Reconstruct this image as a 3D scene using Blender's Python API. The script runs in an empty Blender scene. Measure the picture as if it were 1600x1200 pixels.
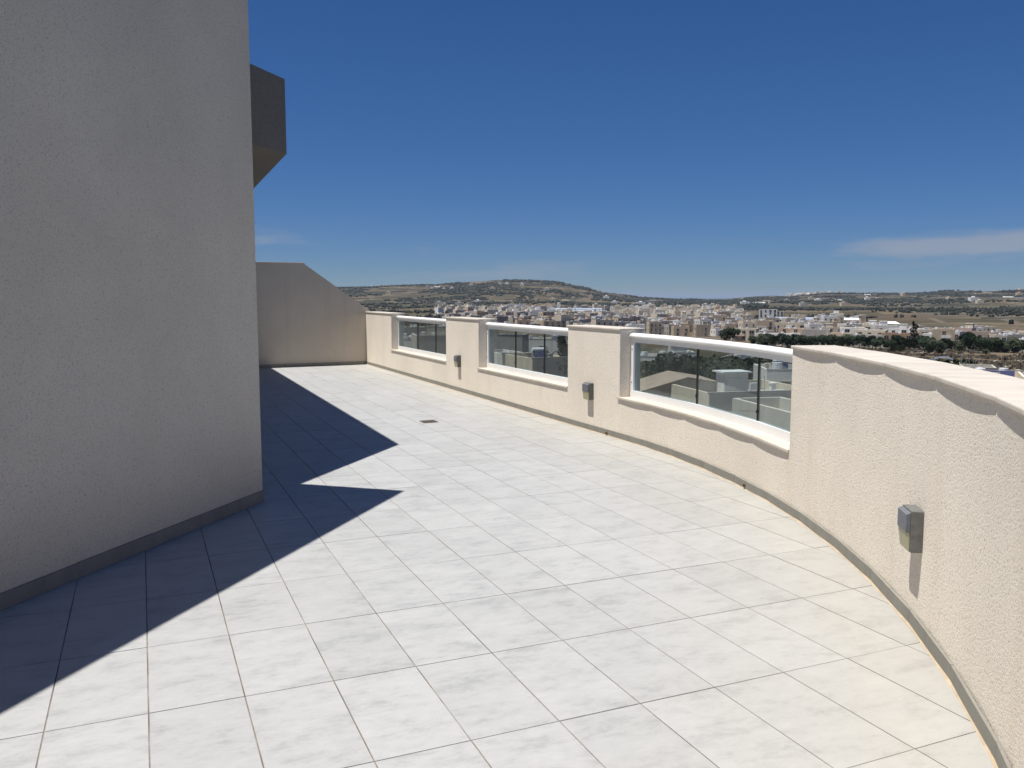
import bpy, bmesh, math, random
import numpy as np
from mathutils import Vector, Matrix, noise as mnoise

R_ = math.radians
rnd = random.Random(7)
scene = bpy.context.scene
COL = scene.collection

# ------------------------------------------------------------------ camera
F, HOR, CAMH = 1340.0, 463.0, 1.5          # focal length and horizon row in photo pixels (1600 wide), eye height
PIT = math.atan((600 - HOR) / F)
cam_data = bpy.data.cameras.new('camera')
cam_data.sensor_width = 36.0
cam_data.lens = F / 1600 * 36.0
cam_data.clip_start, cam_data.clip_end = 0.05, 90000
cam = bpy.data.objects.new('camera', cam_data)
cam.location = (0, 0, CAMH)
cam.rotation_euler = (math.pi / 2 - PIT, 0, 0)
COL.objects.link(cam)
scene.camera = cam

# ------------------------------------------------------------------ sky, sun, exposure
SUN_AZ, SUN_EL = 251.0, 73.6               # azimuth clockwise from +Y (view direction), elevation
world = bpy.data.worlds.new('World')
scene.world = world
world.use_nodes = True
wn, wl = world.node_tree.nodes, world.node_tree.links
wn.clear()
sky = wn.new('ShaderNodeTexSky')
sky.sky_type = 'NISHITA'
sky.sun_disc = False
sky.sun_elevation = R_(SUN_EL)
sky.sun_rotation = R_(SUN_AZ)
sky.altitude = 0
sky.air_density = 0.5
sky.dust_density = 0.0
sky.ozone_density = 6.0
bg = wn.new('ShaderNodeBackground')
bg.inputs['Strength'].default_value = 0.094
wout = wn.new('ShaderNodeOutputWorld')
# thin, low clouds all round the horizon
tc = wn.new('ShaderNodeTexCoord')
mp = wn.new('ShaderNodeMapping')
mp.inputs['Scale'].default_value = (2.2, 2.2, 15.0)
mp.inputs['Location'].default_value = (-0.9, -3.36, -1.75)
ns = wn.new('ShaderNodeTexNoise')
ns.inputs['Scale'].default_value = 1.6
ns.inputs['Detail'].default_value = 7
ns.inputs['Roughness'].default_value = 0.55
cr = wn.new('ShaderNodeMapRange')
cr.interpolation_type = 'SMOOTHSTEP'
cr.inputs['From Min'].default_value = 0.54
cr.inputs['From Max'].default_value = 0.72
sp = wn.new('ShaderNodeSeparateXYZ')
e1 = wn.new('ShaderNodeMapRange'); e1.interpolation_type = 'SMOOTHSTEP'
e1.inputs['From Min'].default_value = 0.01; e1.inputs['From Max'].default_value = 0.04
e2 = wn.new('ShaderNodeMapRange'); e2.interpolation_type = 'SMOOTHSTEP'
e2.inputs['From Min'].default_value = 0.085; e2.inputs['From Max'].default_value = 0.055
m1 = wn.new('ShaderNodeMath'); m1.operation = 'MULTIPLY'
m2 = wn.new('ShaderNodeMath'); m2.operation = 'MULTIPLY'
m3 = wn.new('ShaderNodeMath'); m3.operation = 'MULTIPLY'; m3.inputs[1].default_value = 0.75
mx = wn.new('ShaderNodeMix'); mx.data_type = 'RGBA'
mx.inputs['B'].default_value = (2.6, 2.9, 3.5, 1)
wl.new(tc.outputs['Generated'], mp.inputs['Vector'])
wl.new(mp.outputs[0], ns.inputs['Vector'])
wl.new(ns.outputs[0], cr.inputs['Value'])
wl.new(tc.outputs['Generated'], sp.inputs[0])
wl.new(sp.outputs['Z'], e1.inputs['Value'])
wl.new(sp.outputs['Z'], e2.inputs['Value'])
wl.new(e1.outputs[0], m1.inputs[0]); wl.new(e2.outputs[0], m1.inputs[1])
wl.new(m1.outputs[0], m2.inputs[0]); wl.new(cr.outputs[0], m2.inputs[1])
wl.new(m2.outputs[0], m3.inputs[0])
wl.new(m3.outputs[0], mx.inputs['Factor'])
# camera-like shoulder on the whole sky, then its colour depth
bw = wn.new('ShaderNodeRGBToBW'); ka = wn.new('ShaderNodeMath'); ka.operation = 'MULTIPLY_ADD'
ka.inputs[1].default_value = 0.22; ka.inputs[2].default_value = 1.0
dv = wn.new('ShaderNodeMath'); dv.operation = 'DIVIDE'; dv.inputs[0].default_value = 1.0
vm = wn.new('ShaderNodeVectorMath'); vm.operation = 'SCALE'
hs = wn.new('ShaderNodeHueSaturation'); hs.inputs['Saturation'].default_value = 1.17; hs.inputs['Hue'].default_value = 0.504
wl.new(sky.outputs[0], bw.inputs[0]); wl.new(bw.outputs[0], ka.inputs[0]); wl.new(ka.outputs[0], dv.inputs[1])
wl.new(sky.outputs[0], vm.inputs[0]); wl.new(dv.outputs[0], vm.inputs['Scale'])
wl.new(vm.outputs[0], hs.inputs['Color']); wl.new(hs.outputs[0], mx.inputs['A'])
wl.new(mx.outputs['Result'], bg.inputs['Color'])
wl.new(bg.outputs[0], wout.inputs['Surface'])

sun_data = bpy.data.lights.new('sun', 'SUN')
sun_data.energy = 5.0
sun_data.angle = R_(0.53)
sun_data.color = (1.0, 0.965, 0.905)
sun = bpy.data.objects.new('sun', sun_data)
_sd = Vector((math.sin(R_(SUN_AZ)) * math.cos(R_(SUN_EL)), math.cos(R_(SUN_AZ)) * math.cos(R_(SUN_EL)), math.sin(R_(SUN_EL))))
sun.rotation_euler = (-_sd).to_track_quat('-Z', 'Y').to_euler()
sun.location = (0, 0, 60)
COL.objects.link(sun)

scene.view_settings.view_transform = 'Standard'
scene.view_settings.look = 'None'
scene.view_settings.exposure = 0.40
scene.view_settings.gamma = 1.0
scene.view_settings.use_curve_mapping = False
scene.render.engine = 'CYCLES'
scene.cycles.use_denoising = True
scene.cycles.max_bounces = 8
scene.cycles.transparent_max_bounces = 12
scene.cycles.volume_bounces = 0

# ------------------------------------------------------------------ photo pixel -> direction
def ray(px, py):
    x, y = (px - 800) / F, -(py - 600) / F
    return Vector((x, math.cos(PIT) + y * math.sin(PIT), y * math.cos(PIT) - math.sin(PIT)))

def ground(px, py, z=0.0):
    d = ray(px, py)
    return d * ((z - CAMH) / d.z) + Vector((0, 0, CAMH))

def at_dist(px, D):
    d = ray(px, HOR); n = math.hypot(d.x, d.y)
    return d.x / n * D, d.y / n * D

def z_at(py, D):
    return CAMH - (py - HOR) / F * D

def project(p):
    x, y, z = p[0], p[1], p[2] - CAMH
    c, s = math.cos(PIT), math.sin(PIT)
    dep = y * c - z * s
    if dep < 0.05: return None
    return 800 + F * x / dep, 600 - F * (y * s + z * c) / dep

# ------------------------------------------------------------------ materials
class NT:
    def __init__(self, name):
        self.m = bpy.data.materials.new(name); self.m.use_nodes = True
        self.t = self.m.node_tree; self.n = self.t.nodes; self.l = self.t.links
        self.b = self.n['Principled BSDF']
    def node(self, kind, **kw):
        n = self.n.new(kind)
        for k, v in kw.items():
            if k in n.inputs: n.inputs[k].default_value = v
            else: setattr(n, k, v)
        return n
    def link(self, a, b): self.l.new(a, b)
    def noise(self, vec, scale, detail=4, rough=0.55):
        n = self.node('ShaderNodeTexNoise', Scale=scale, Detail=detail, Roughness=rough)
        if vec is not None: self.link(vec, n.inputs['Vector'])
        return n.outputs[0]
    def ramp(self, v, stops):
        r = self.node('ShaderNodeValToRGB')
        e = r.color_ramp.elements
        while len(e) < len(stops): e.new(0.5)
        for i, (p, c) in enumerate(stops):
            e[i].position = p; e[i].color = (*c, 1)
        self.link(v, r.inputs[0]); return r.outputs[0]
    def mix(self, f, a, b, mode='MIX'):
        n = self.node('ShaderNodeMix', data_type='RGBA', blend_type=mode)
        for s, v in (('Factor', f), ('A', a), ('B', b)):
            if isinstance(v, (int, float)): n.inputs[s].default_value = v
            elif isinstance(v, tuple): n.inputs[s].default_value = (*v, 1)
            else: self.link(v, n.inputs[s])
        return n.outputs['Result']
    def maprange(self, v, a, b, c, d):
        n = self.node('ShaderNodeMapRange')
        for i, x in zip(('From Min', 'From Max', 'To Min', 'To Max'), (a, b, c, d)): n.inputs[i].default_value = x
        self.link(v, n.inputs['Value']); return n.outputs[0]
    def math(self, op, a, b=0.0):
        n = self.node('ShaderNodeMath', operation=op)
        for i, v in enumerate((a, b)):
            if isinstance(v, (int, float)): n.inputs[i].default_value = v
            else: self.link(v, n.inputs[i])
        return n.outputs[0]
    def mapping(self, vec, scale=(1, 1, 1), rot=(0, 0, 0), loc=None):
        n = self.node('ShaderNodeMapping')
        n.inputs['Scale'].default_value = scale; n.inputs['Rotation'].default_value = rot
        self.link(vec, n.inputs['Vector'])
        if loc is not None: self.link(loc, n.inputs['Location'])
        return n.outputs[0]
    def bump(self, h, strength, dist):
        n = self.node('ShaderNodeBump', Strength=strength, Distance=dist)
        self.link(h, n.inputs['Height']); self.link(n.outputs[0], self.b.inputs['Normal'])
    def pos(self): return self.node('ShaderNodeNewGeometry').outputs['Position']
    def set(self, rough=0.8, spec=0.3, color=None, metal=0.0):
        self.b.inputs['Roughness'].default_value = rough
        self.b.inputs['Specular IOR Level'].default_value = spec
        self.b.inputs['Metallic'].default_value = metal
        if color is not None:
            if isinstance(color, tuple): self.b.inputs['Base Color'].default_value = (*color, 1)
            else: self.link(color, self.b.inputs['Base Color'])
        return self.m

def stucco(name, col, grain=75.0, bump=1.0, dist=0.006, stain=0.5, tone=0.07):
    t = NT(name); p = t.pos()
    fine = t.noise(p, grain, 3, 0.68)
    fine2 = t.noise(p, grain * 2.7, 2, 0.5)
    big = t.noise(p, 0.9, 5, 0.6)
    drip = t.noise(t.mapping(p, (5.0, 5.0, 0.35)), 1.0, 5, 0.6)
    c0 = t.mix(t.maprange(big, 0.35, 0.68, 0, 1), tuple(v * (1 - tone) for v in col), tuple(min(1, v * (1 + tone * .7)) for v in col))
    c1 = t.mix(t.math('MULTIPLY', t.maprange(drip, 0.52, 0.75, 0, 1), stain), c0, (col[0] * 0.85, col[1] * 0.78, col[2] * 0.68))
    pits = t.maprange(fine, 0.31, 0.46, 0.0, 1.0)
    c2 = t.mix(pits, tuple(v * 0.60 for v in col), c1)
    h = t.math('ADD', t.math('MULTIPLY', fine, 0.8), t.math('MULTIPLY', fine2, 0.3))
    t.bump(h, bump, dist)
    return t.set(0.92, 0.15, c2)

def tile_mat(name, a, b, c, warm=0.0):
    t = NT(name)
    g = t.node('ShaderNodeNewGeometry'); oi = t.node('ShaderNodeObjectInfo')
    rr = t.math('ADD', oi.outputs['Random'], g.outputs['Random Per Island'])
    cx = t.node('ShaderNodeCombineXYZ')
    t.link(t.math('MULTIPLY', rr, 41.0), cx.inputs[0]); t.link(t.math('MULTIPLY', rr, 23.0), cx.inputs[1])
    v = t.mapping(g.outputs['Position'], (1, 1, 1), (0, 0, R_(-23.34)), cx.outputs[0])
    vs = t.mapping(v, (1.0, 2.0, 1.0), (0, 0, 0.10))
    n1 = t.noise(vs, 3.2, 12, 0.76)
    n2 = t.noise(vs, 14.0, 8, 0.72)
    n3 = t.noise(v, 90.0, 3, 0.6)
    k = t.math('ADD', t.math('MULTIPLY', n1, 0.72), t.math('MULTIPLY', n2, 0.28))
    col = t.ramp(k, [(0.34, a), (0.49, b), (0.66, c)])
    val = t.maprange(t.math('FRACT', t.math('MULTIPLY', rr, 7.31)), 0.0, 1.0, 0.95, 1.03)
    hsv = t.node('ShaderNodeHueSaturation'); t.link(col, hsv.inputs['Color']); t.link(val, hsv.inputs['Value'])
    spk = t.mix(t.maprange(n3, 0.62, 0.75, 0, 0.22), hsv.outputs[0], (0.20, 0.20, 0.19))
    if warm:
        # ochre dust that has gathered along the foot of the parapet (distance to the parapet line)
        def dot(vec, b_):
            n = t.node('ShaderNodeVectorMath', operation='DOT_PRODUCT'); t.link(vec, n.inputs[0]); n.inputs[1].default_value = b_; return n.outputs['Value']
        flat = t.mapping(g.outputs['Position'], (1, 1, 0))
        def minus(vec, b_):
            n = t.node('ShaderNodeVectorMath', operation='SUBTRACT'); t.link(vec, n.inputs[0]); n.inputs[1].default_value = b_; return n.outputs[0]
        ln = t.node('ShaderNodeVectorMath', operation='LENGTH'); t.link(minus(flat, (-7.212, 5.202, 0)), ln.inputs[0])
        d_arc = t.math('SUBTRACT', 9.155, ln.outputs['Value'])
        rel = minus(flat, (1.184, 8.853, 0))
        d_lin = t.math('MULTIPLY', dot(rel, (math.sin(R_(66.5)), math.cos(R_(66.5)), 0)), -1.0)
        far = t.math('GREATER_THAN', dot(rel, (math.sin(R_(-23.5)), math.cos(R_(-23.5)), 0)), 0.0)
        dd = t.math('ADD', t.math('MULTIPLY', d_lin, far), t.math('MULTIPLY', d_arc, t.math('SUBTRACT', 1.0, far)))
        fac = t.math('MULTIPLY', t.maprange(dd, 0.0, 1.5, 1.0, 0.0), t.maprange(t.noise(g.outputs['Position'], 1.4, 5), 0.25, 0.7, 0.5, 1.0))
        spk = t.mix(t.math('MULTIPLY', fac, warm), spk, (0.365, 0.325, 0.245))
    t.bump(t.math('ADD', n2, t.math('MULTIPLY', n3, 0.25)), 0.25, 0.004)
    return t.set(0.52, 0.35, spk)

def plain(name, col, rough=0.7, spec=0.3, var=0.06, scale=6.0, metal=0.0, bump=0.0):
    t = NT(name); p = t.pos()
    n = t.noise(p, scale, 5, 0.6)
    c = t.mix(t.maprange(n, 0.3, 0.7, 0, 1), tuple(v * (1 - var) for v in col), tuple(min(1, v * (1 + var)) for v in col))
    if bump: t.bump(n, bump, 0.01)
    return t.set(rough, spec, c, metal)

def rendered_wall(name, col):
    """house walls: weathered limestone or paint, slightly different on every house"""
    t = NT(name); p = t.pos(); oi = t.node('ShaderNodeObjectInfo')
    n = t.noise(t.mapping(p, (0.9, 0.9, 0.25)), 1.0, 5, 0.6)
    c = t.mix(t.maprange(n, 0.3, 0.75, 0, 1), tuple(v * 0.80 for v in col), tuple(min(1, v * 1.08) for v in col))
    hsv = t.node('ShaderNodeHueSaturation'); t.link(c, hsv.inputs['Color'])
    t.link(t.maprange(oi.outputs['Random'], 0, 1, 0.82, 1.1), hsv.inputs['Value'])
    return t.set(0.9, 0.1, hsv.outputs[0])

M = {}
M['stucco'] = stucco('cream_stucco', (0.81, 0.735, 0.63), 98.0, 1.0, 0.0055, 0.38)
M['stucco_side'] = stucco('shaded_side_stucco', (0.60, 0.55, 0.475), 105.0, 1.0, 0.006, 0.14, 0.08)  # cream wall paint darkened to carry the side wall's shade
M['stucco_end'] = stucco('darker_shaded_cream_stucco'[7:], (0.56, 0.50, 0.42), 110.0, 0.9, 0.0045, 0.4, 0.08)  # cream stucco with the end wall's shade put into its colour
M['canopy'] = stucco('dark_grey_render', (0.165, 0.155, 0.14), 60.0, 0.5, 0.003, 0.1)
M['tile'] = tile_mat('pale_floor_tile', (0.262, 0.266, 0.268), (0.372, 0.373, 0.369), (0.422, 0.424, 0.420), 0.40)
M['skirt'] = tile_mat('grey_skirting_tile', (0.185, 0.18, 0.16), (0.235, 0.225, 0.195), (0.27, 0.26, 0.225))
def grout_mat():
    t = NT('brown_grout'); p = t.pos()
    c = t.ramp(t.noise(p, 2.3, 8, 0.7), [(0.32, (0.075, 0.062, 0.050)), (0.47, (0.165, 0.135, 0.105)), (0.62, (0.29, 0.27, 0.24))])
    return t.set(0.95, 0.1, c)
M['grout'] = grout_mat()
M['skirt_shaded'] = tile_mat('shaded_skirting_tile', (0.155, 0.155, 0.15), (0.19, 0.187, 0.18), (0.22, 0.215, 0.205))  # skirting tile colour darkened to stand for shade along the side wall
M['bounce_fringe'] = plain('ochre_bounce_fringe', (0.42, 0.335, 0.235), 0.8, 0.2, 0.2, 8.0)  # ochre standing for warm bounce and colour fringe

def coping_mat():
    t = NT('cream_stone_slab'); p = t.pos(); oi = t.node('ShaderNodeObjectInfo')
    n = t.noise(t.mapping(p, (1, 3, 1), (0, 0, 0.4)), 4.0, 7, 0.62)
    c = t.ramp(n, [(0.3, (0.50, 0.445, 0.375)), (0.5, (0.58, 0.525, 0.455)), (0.7, (0.62, 0.57, 0.50))])
    hsv = t.node('ShaderNodeHueSaturation'); t.link(c, hsv.inputs['Color'])
    t.link(t.maprange(oi.outputs['Random'], 0, 1, 0.95, 1.03), hsv.inputs['Value'])
    t.bump(t.noise(p, 60, 3), 0.15, 0.003)
    return t.set(0.5, 0.3, hsv.outputs[0])
M['coping'] = coping_mat()
M['white'] = plain('white_powder_coat', (0.78, 0.78, 0.77), 0.35, 0.4, 0.03, 3.0)
M['seal'] = plain('dark_glazing_seal', (0.02, 0.022, 0.022), 0.5, 0.3)
M['screw'] = plain('dark_screw', (0.06, 0.06, 0.06), 0.4, 0.5, metal=0.6)
M['lampgrey'] = plain('weathered_grey_aluminium', (0.135, 0.135, 0.13), 0.55, 0.35, 0.22, 30.0)
M['lamphood'] = plain('blue_grey_aluminium', (0.135, 0.145, 0.165), 0.5, 0.4, 0.12, 30.0)
M['lens'] = plain('yellowed_diffuser', (0.42, 0.395, 0.25), 0.45, 0.4, 0.10, 25.0)
M['grate'] = plain('rusty_grate', (0.10, 0.075, 0.055), 0.7, 0.3, 0.4, 40.0)
M['black'] = plain('dark_hollow', (0.01, 0.01, 0.01), 0.9, 0.1)
M['rust'] = plain('rusty_pipe', (0.16, 0.085, 0.04), 0.8, 0.2, 0.4, 50.0)

def glass_mat():
    t = NT('grey_tinted_glass')
    t.n.remove(t.b)
    out = t.n['Material Output']
    tr = t.node('ShaderNodeBsdfTransparent'); tr.inputs[0].default_value = (0.75, 0.80, 0.79, 1)
    gl = t.node('ShaderNodeBsdfGlossy'); gl.inputs['Roughness'].default_value = 0.015
    gl.inputs[0].default_value = (0.9, 0.95, 0.95, 1)
    df = t.node('ShaderNodeBsdfDiffuse'); df.inputs[0].default_value = (0.42, 0.44, 0.42, 1)   # film of dust
    lw = t.node('ShaderNodeLayerWeight', Blend=0.5)
    fr = t.node('ShaderNodeMath', operation='MULTIPLY_ADD'); fr.inputs[1].default_value = 0.55; fr.inputs[2].default_value = 0.035
    t.link(t.math('POWER', lw.outputs['Facing'], 5.0), fr.inputs[0])
    mx1 = t.node('ShaderNodeMixShader'); mx2 = t.node('ShaderNodeMixShader')
    p = t.pos()
    t.link(t.maprange(t.noise(p, 5.0, 6, 0.65), 0.3, 0.7, 0.03, 0.085), mx1.inputs[0])
    t.link(tr.outputs[0], mx1.inputs[1]); t.link(df.outputs[0], mx1.inputs[2])
    t.link(fr.outputs[0], mx2.inputs[0]); t.link(mx1.outputs[0], mx2.inputs[1]); t.link(gl.outputs[0], mx2.inputs[2])
    t.link(mx2.outputs[0], out.inputs['Surface'])
    return t.m
M['glass'] = glass_mat()

WALLS = {'cream': (0.66, 0.575, 0.45), 'sand': (0.60, 0.49, 0.355), 'white': (0.80, 0.775, 0.725), 'grey': (0.52, 0.485, 0.425),
         'peach': (0.58, 0.43, 0.31), 'brick': (0.40, 0.275, 0.185), 'pink': (0.50, 0.375, 0.32), 'brown': (0.34, 0.27, 0.22),
         'tan': (0.50, 0.44, 0.36), 'slate': (0.30, 0.29, 0.275)}
for k, c in WALLS.items(): M['w_' + k] = rendered_wall(k + '_house_wall', c)
M['roof'] = plain('pale_roof_screed', (0.35, 0.33, 0.30), 0.9, 0.15, 0.22, 0.35)
M['pane'] = plain('dark_window_pane', (0.025, 0.03, 0.035), 0.15, 0.5)
M['shutter'] = plain('brown_shutter', (0.10, 0.055, 0.03), 0.6, 0.3)
M['tank'] = plain('white_plastic', (0.72, 0.73, 0.74), 0.5, 0.3)
M['solar'] = plain('blue_solar_cell', (0.02, 0.028, 0.075), 0.55, 0.15)
M['rubble'] = plain('rubble_limestone', (0.30, 0.27, 0.215), 0.95, 0.05, 0.3, 0.02)
M['steel'] = plain('grey_steel', (0.30, 0.31, 0.32), 0.45, 0.4, metal=0.3)
M['bluegrey'] = plain('blue_grey_sheet', (0.30, 0.345, 0.41), 0.55, 0.3, 0.12, 0.2)
M['tarp'] = plain('slate_blue_cover', (0.13, 0.15, 0.19), 0.7, 0.2, 0.2, 2.0)

def leaf_mat(name, a, b):
    t = NT(name); oi = t.node('ShaderNodeObjectInfo'); g = t.node('ShaderNodeNewGeometry')
    c = t.mix(t.math('MULTIPLY', t.math('ADD', oi.outputs['Random'], g.outputs['Random Per Island']), 0.5), a, b)
    return t.set(0.65, 0.2, c)
M['leaf'] = leaf_mat('olive_green_leaves', (0.022, 0.034, 0.016), (0.050, 0.064, 0.030))
M['leaf_dark'] = leaf_mat('dark_green_leaves', (0.014, 0.028, 0.015), (0.034, 0.055, 0.026))
M['scrub'] = leaf_mat('far_scrub', (0.014, 0.018, 0.012), (0.034, 0.037, 0.026))
M['bark'] = plain('grey_bark', (0.11, 0.085, 0.06), 0.9, 0.1, 0.3, 4.0)

def terrain_mat():
    t = NT('dry_farmland'); p = t.pos()
    # fields: cells, each of one dry colour
    wob = t.noise(p, 0.012, 3)
    vv = t.node('ShaderNodeTexVoronoi', Scale=0.0105, feature='F1')
    t.link(t.mapping(p, (1, 0.8, 0), (0, 0, 0.5)), vv.inputs['Vector'])
    cell = t.node('ShaderNodeSeparateColor'); t.link(vv.outputs['Color'], cell.inputs[0])
    field = t.ramp(cell.outputs[0], [(0.0, (0.110, 0.088, 0.064)), (0.22, (0.170, 0.125, 0.088)), (0.42, (0.200, 0.160, 0.114)),
                                     (0.6, (0.074, 0.068, 0.042)), (0.78, (0.155, 0.128, 0.092)), (0.95, (0.056, 0.058, 0.034))])
    n1 = t.noise(p, 0.0065, 6, 0.62); n2 = t.noise(p, 0.035, 6, 0.65); n3 = t.noise(p, 0.35, 5, 0.6)
    c = t.mix(t.maprange(n2, 0.38, 0.66, 0, 0.6), field, (0.056, 0.052, 0.036))
    c = t.mix(t.maprange(n1, 0.46, 0.60, 0, 0.6), c, (0.040, 0.040, 0.026))
    c = t.mix(t.maprange(n3, 0.36, 0.66, 0, 0.8), c, t.mix(1.0, c, (0.62, 0.58, 0.50), 'MULTIPLY'))
    # rubble-wall lines between fields
    ve = t.node('ShaderNodeTexVoronoi', Scale=0.0105, feature='DISTANCE_TO_EDGE')
    t.link(t.mapping(p, (1, 0.8, 0), (0, 0, 0.5)), ve.inputs['Vector'])
    c = t.mix(t.maprange(ve.outputs['Distance'], 0.012, 0.03, 0.5, 0.0), c, (0.17, 0.15, 0.12))
    t.bump(n3, 0.5, 0.6)
    return t.set(0.97, 0.05, c)
M['terrain'] = terrain_mat()

def sea_mat():
    t = NT('open_sea')
    n = t.noise(t.mapping(t.pos(), (0.02, 0.05, 1)), 1.0, 5)
    t.bump(n, 0.3, 1.0)
    return t.set(0.25, 0.5, (0.018, 0.05, 0.10))
M['sea'] = sea_mat()

# ------------------------------------------------------------------ mesh helpers
class MB:
    def __init__(self): self.v, self.f, self.m = [], [], []
    def add(self, vs, fs, m=0):
        o = len(self.v); self.v += [tuple(p) for p in vs]
        self.f += [tuple(i + o for i in f) for f in fs]; self.m += [m] * len(fs); return self
    def box(self, x0, x1, y0, y1, z0, z1, m=0):
        return self.add([(x0, y0, z0), (x1, y0, z0), (x1, y1, z0), (x0, y1, z0), (x0, y0, z1), (x1, y0, z1), (x1, y1, z1), (x0, y1, z1)],
                        [(3, 2, 1, 0), (4, 5, 6, 7), (0, 1, 5, 4), (1, 2, 6, 5), (2, 3, 7, 6), (3, 0, 4, 7)], m)
    def prism(self, poly, z0, z1, m=0):
        n = len(poly)
        vs = [(p[0], p[1], z0) for p in poly] + [(p[0], p[1], z1) for p in poly]
        fs = [tuple(range(n - 1, -1, -1)), tuple(range(n, 2 * n))] + [(i, (i + 1) % n, n + (i + 1) % n, n + i) for i in range(n)]
        return self.add(vs, fs, m)
    def cyl(self, c, r, z0, z1, n=12, m=0, r1=None):
        r1 = r if r1 is None else r1
        a = [(math.cos(2 * math.pi * i / n), math.sin(2 * math.pi * i / n)) for i in range(n)]
        vs = [(c[0] + r * x, c[1] + r * y, z0) for x, y in a] + [(c[0] + r1 * x, c[1] + r1 * y, z1) for x, y in a]
        return self.add(vs, [tuple(range(n - 1, -1, -1)), tuple(range(n, 2 * n))] + [(i, (i + 1) % n, n + (i + 1) % n, n + i) for i in range(n)], m)
    def bar(self, p, q, r, m=0, n=6, r1=None):
        p, q = Vector(p), Vector(q); d = (q - p).normalized()
        u = d.orthogonal().normalized(); w = d.cross(u); r1 = r if r1 is None else r1
        vs = [p + (u * math.cos(2 * math.pi * i / n) + w * math.sin(2 * math.pi * i / n)) * r for i in range(n)]
        vs += [q + (u * math.cos(2 * math.pi * i / n) + w * math.sin(2 * math.pi * i / n)) * r1 for i in range(n)]
        return self.add(vs, [tuple(range(n - 1, -1, -1)), tuple(range(n, 2 * n))] + [(i, (i + 1) % n, n + (i + 1) % n, n + i) for i in range(n)], m)
    def mesh(self, name, mats, smooth=False, bevel=0.0, fix=False):
        me = bpy.data.meshes.new(name)
        me.from_pydata(self.v, [], self.f)
        for mm in mats: me.materials.append(mm)
        if len(mats) > 1: me.polygons.foreach_set('material_index', self.m)
        if bevel or fix:
            b = bmesh.new(); b.from_mesh(me)
            if fix: bmesh.ops.recalc_face_normals(b, faces=b.faces)
            if bevel:
                ed = [e for e in b.edges if len(e.link_faces) == 2 and e.calc_face_angle(0) > 0.6]
                bmesh.ops.bevel(b, geom=ed, offset=bevel, segments=2, profile=0.5, affect='EDGES')
            b.to_mesh(me); b.free()
        if smooth: me.polygons.foreach_set('use_smooth', [True] * len(me.polygons))
        me.update()
        return me
    def build(self, name, mats, parent=None, **kw):
        if not isinstance(mats, (list, tuple)): mats = [mats]
        return link(name, self.mesh(name, mats, **kw), parent)

def link(name, me, parent=None, loc=None, rz=None):
    o = bpy.data.objects.new(name, me)
    COL.objects.link(o)
    if parent is not None: o.parent = parent
    if loc is not None: o.location = loc
    if rz is not None: o.rotation_euler = (0, 0, rz)
    return o

def tag(o, label=None, cat=None, group=None, kind=None):
    if label: o['label'] = label
    if cat: o['category'] = cat
    if group: o['group'] = group
    if kind: o['kind'] = kind
    return o

def thing(name, label, cat, loc=(0, 0, 0), rz=0.0, group=None):
    return tag(link(name, None, None, loc, rz), label, cat, group)

def copy_tree(o, parent=None):
    c = o.copy(); COL.objects.link(c)
    if parent is not None: c.parent = parent
    for ch in KIDS.get(o.name, []): copy_tree(ch, c)
    return c
KIDS = {}

# ------------------------------------------------------------------ terrace plan
CC = Vector((-7.212, 5.202)); RAD = 9.155; AZL = R_(-23.5)
TH0 = math.pi / 2 + AZL
NOUT = Vector((math.sin(TH0), math.cos(TH0)))
DIRL = Vector((math.sin(AZL), math.cos(AZL)))
TP = CC + NOUT * RAD
S_FAR, S_END = -11.06, 14.4

def pth(s, off=0.0):
    if s <= 0: return TP - DIRL * s + NOUT * off
    th = TH0 + s / RAD
    return CC + Vector((math.sin(th), math.cos(th))) * (RAD + off)
def nrm(s):
    if s <= 0: return NOUT.copy()
    th = TH0 + s / RAD
    return Vector((math.sin(th), math.cos(th)))

def srange(a, b, step=0.12):
    n = max(1, int(math.ceil((b - a) / step)))
    return [a + (b - a) * i / n for i in range(n + 1)]

def sweep(mb, ss, prof, m=0, caps=True, closed=True):
    """prof: list of (off, z), swept along the parapet line"""
    n = len(prof); o = len(mb.v); fs = []
    vs = []
    for s in ss:
        for off, z in prof:
            p = pth(s, off); vs.append((p.x, p.y, z))
    for i in range(len(ss) - 1):
        for k in range(n if closed else n - 1):
            a, b = i * n + k, i * n + (k + 1) % n
            fs.append((a, b, b + n, a + n))
    if caps:
        fs.append(tuple(range(n - 1, -1, -1))); fs.append(tuple(range((len(ss) - 1) * n, len(ss) * n)))
    return mb.add(vs, fs, m)

def chord_slab(s0, s1, o0, o1, z0, z1):
    """straight slab laid across the curve between two points of it"""
    a, b = pth(s0, o0), pth(s1, o0); c, d = pth(s1, o1), pth(s0, o1)
    return MB().prism([(a.x, a.y), (b.x, b.y), (c.x, c.y), (d.x, d.y)], z0, z1)

PIERS = [(S_FAR, -8.99), (-5.68, -4.21), (-1.32, -0.13), (3.10, S_END)]
OPENINGS = [(-8.99, -5.68), (-4.21, -1.32), (-0.13, 3.10)]
Z_COP0, Z_COP1, Z_SIL0, Z_SIL1 = 1.142, 1.166, 0.420, 0.445
THK = 0.25

# penthouse plan
W_AZ = R_(15.8)
WU = Vector((math.sin(W_AZ), math.cos(W_AZ)))              # along the side wall, away from the camera
WV = Vector((-math.cos(W_AZ), math.sin(W_AZ)))             # into the penthouse
CORNER = Vector((-1.833, 6.19))
CAN0 = Vector((-2.683, 6.41)); CAN1 = Vector((-2.13, 8.285))
CAN_D = Vector((math.sin(R_(-22.7)), math.cos(R_(-22.7))))
CAN2 = CAN1 + CAN_D * 11.2
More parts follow.
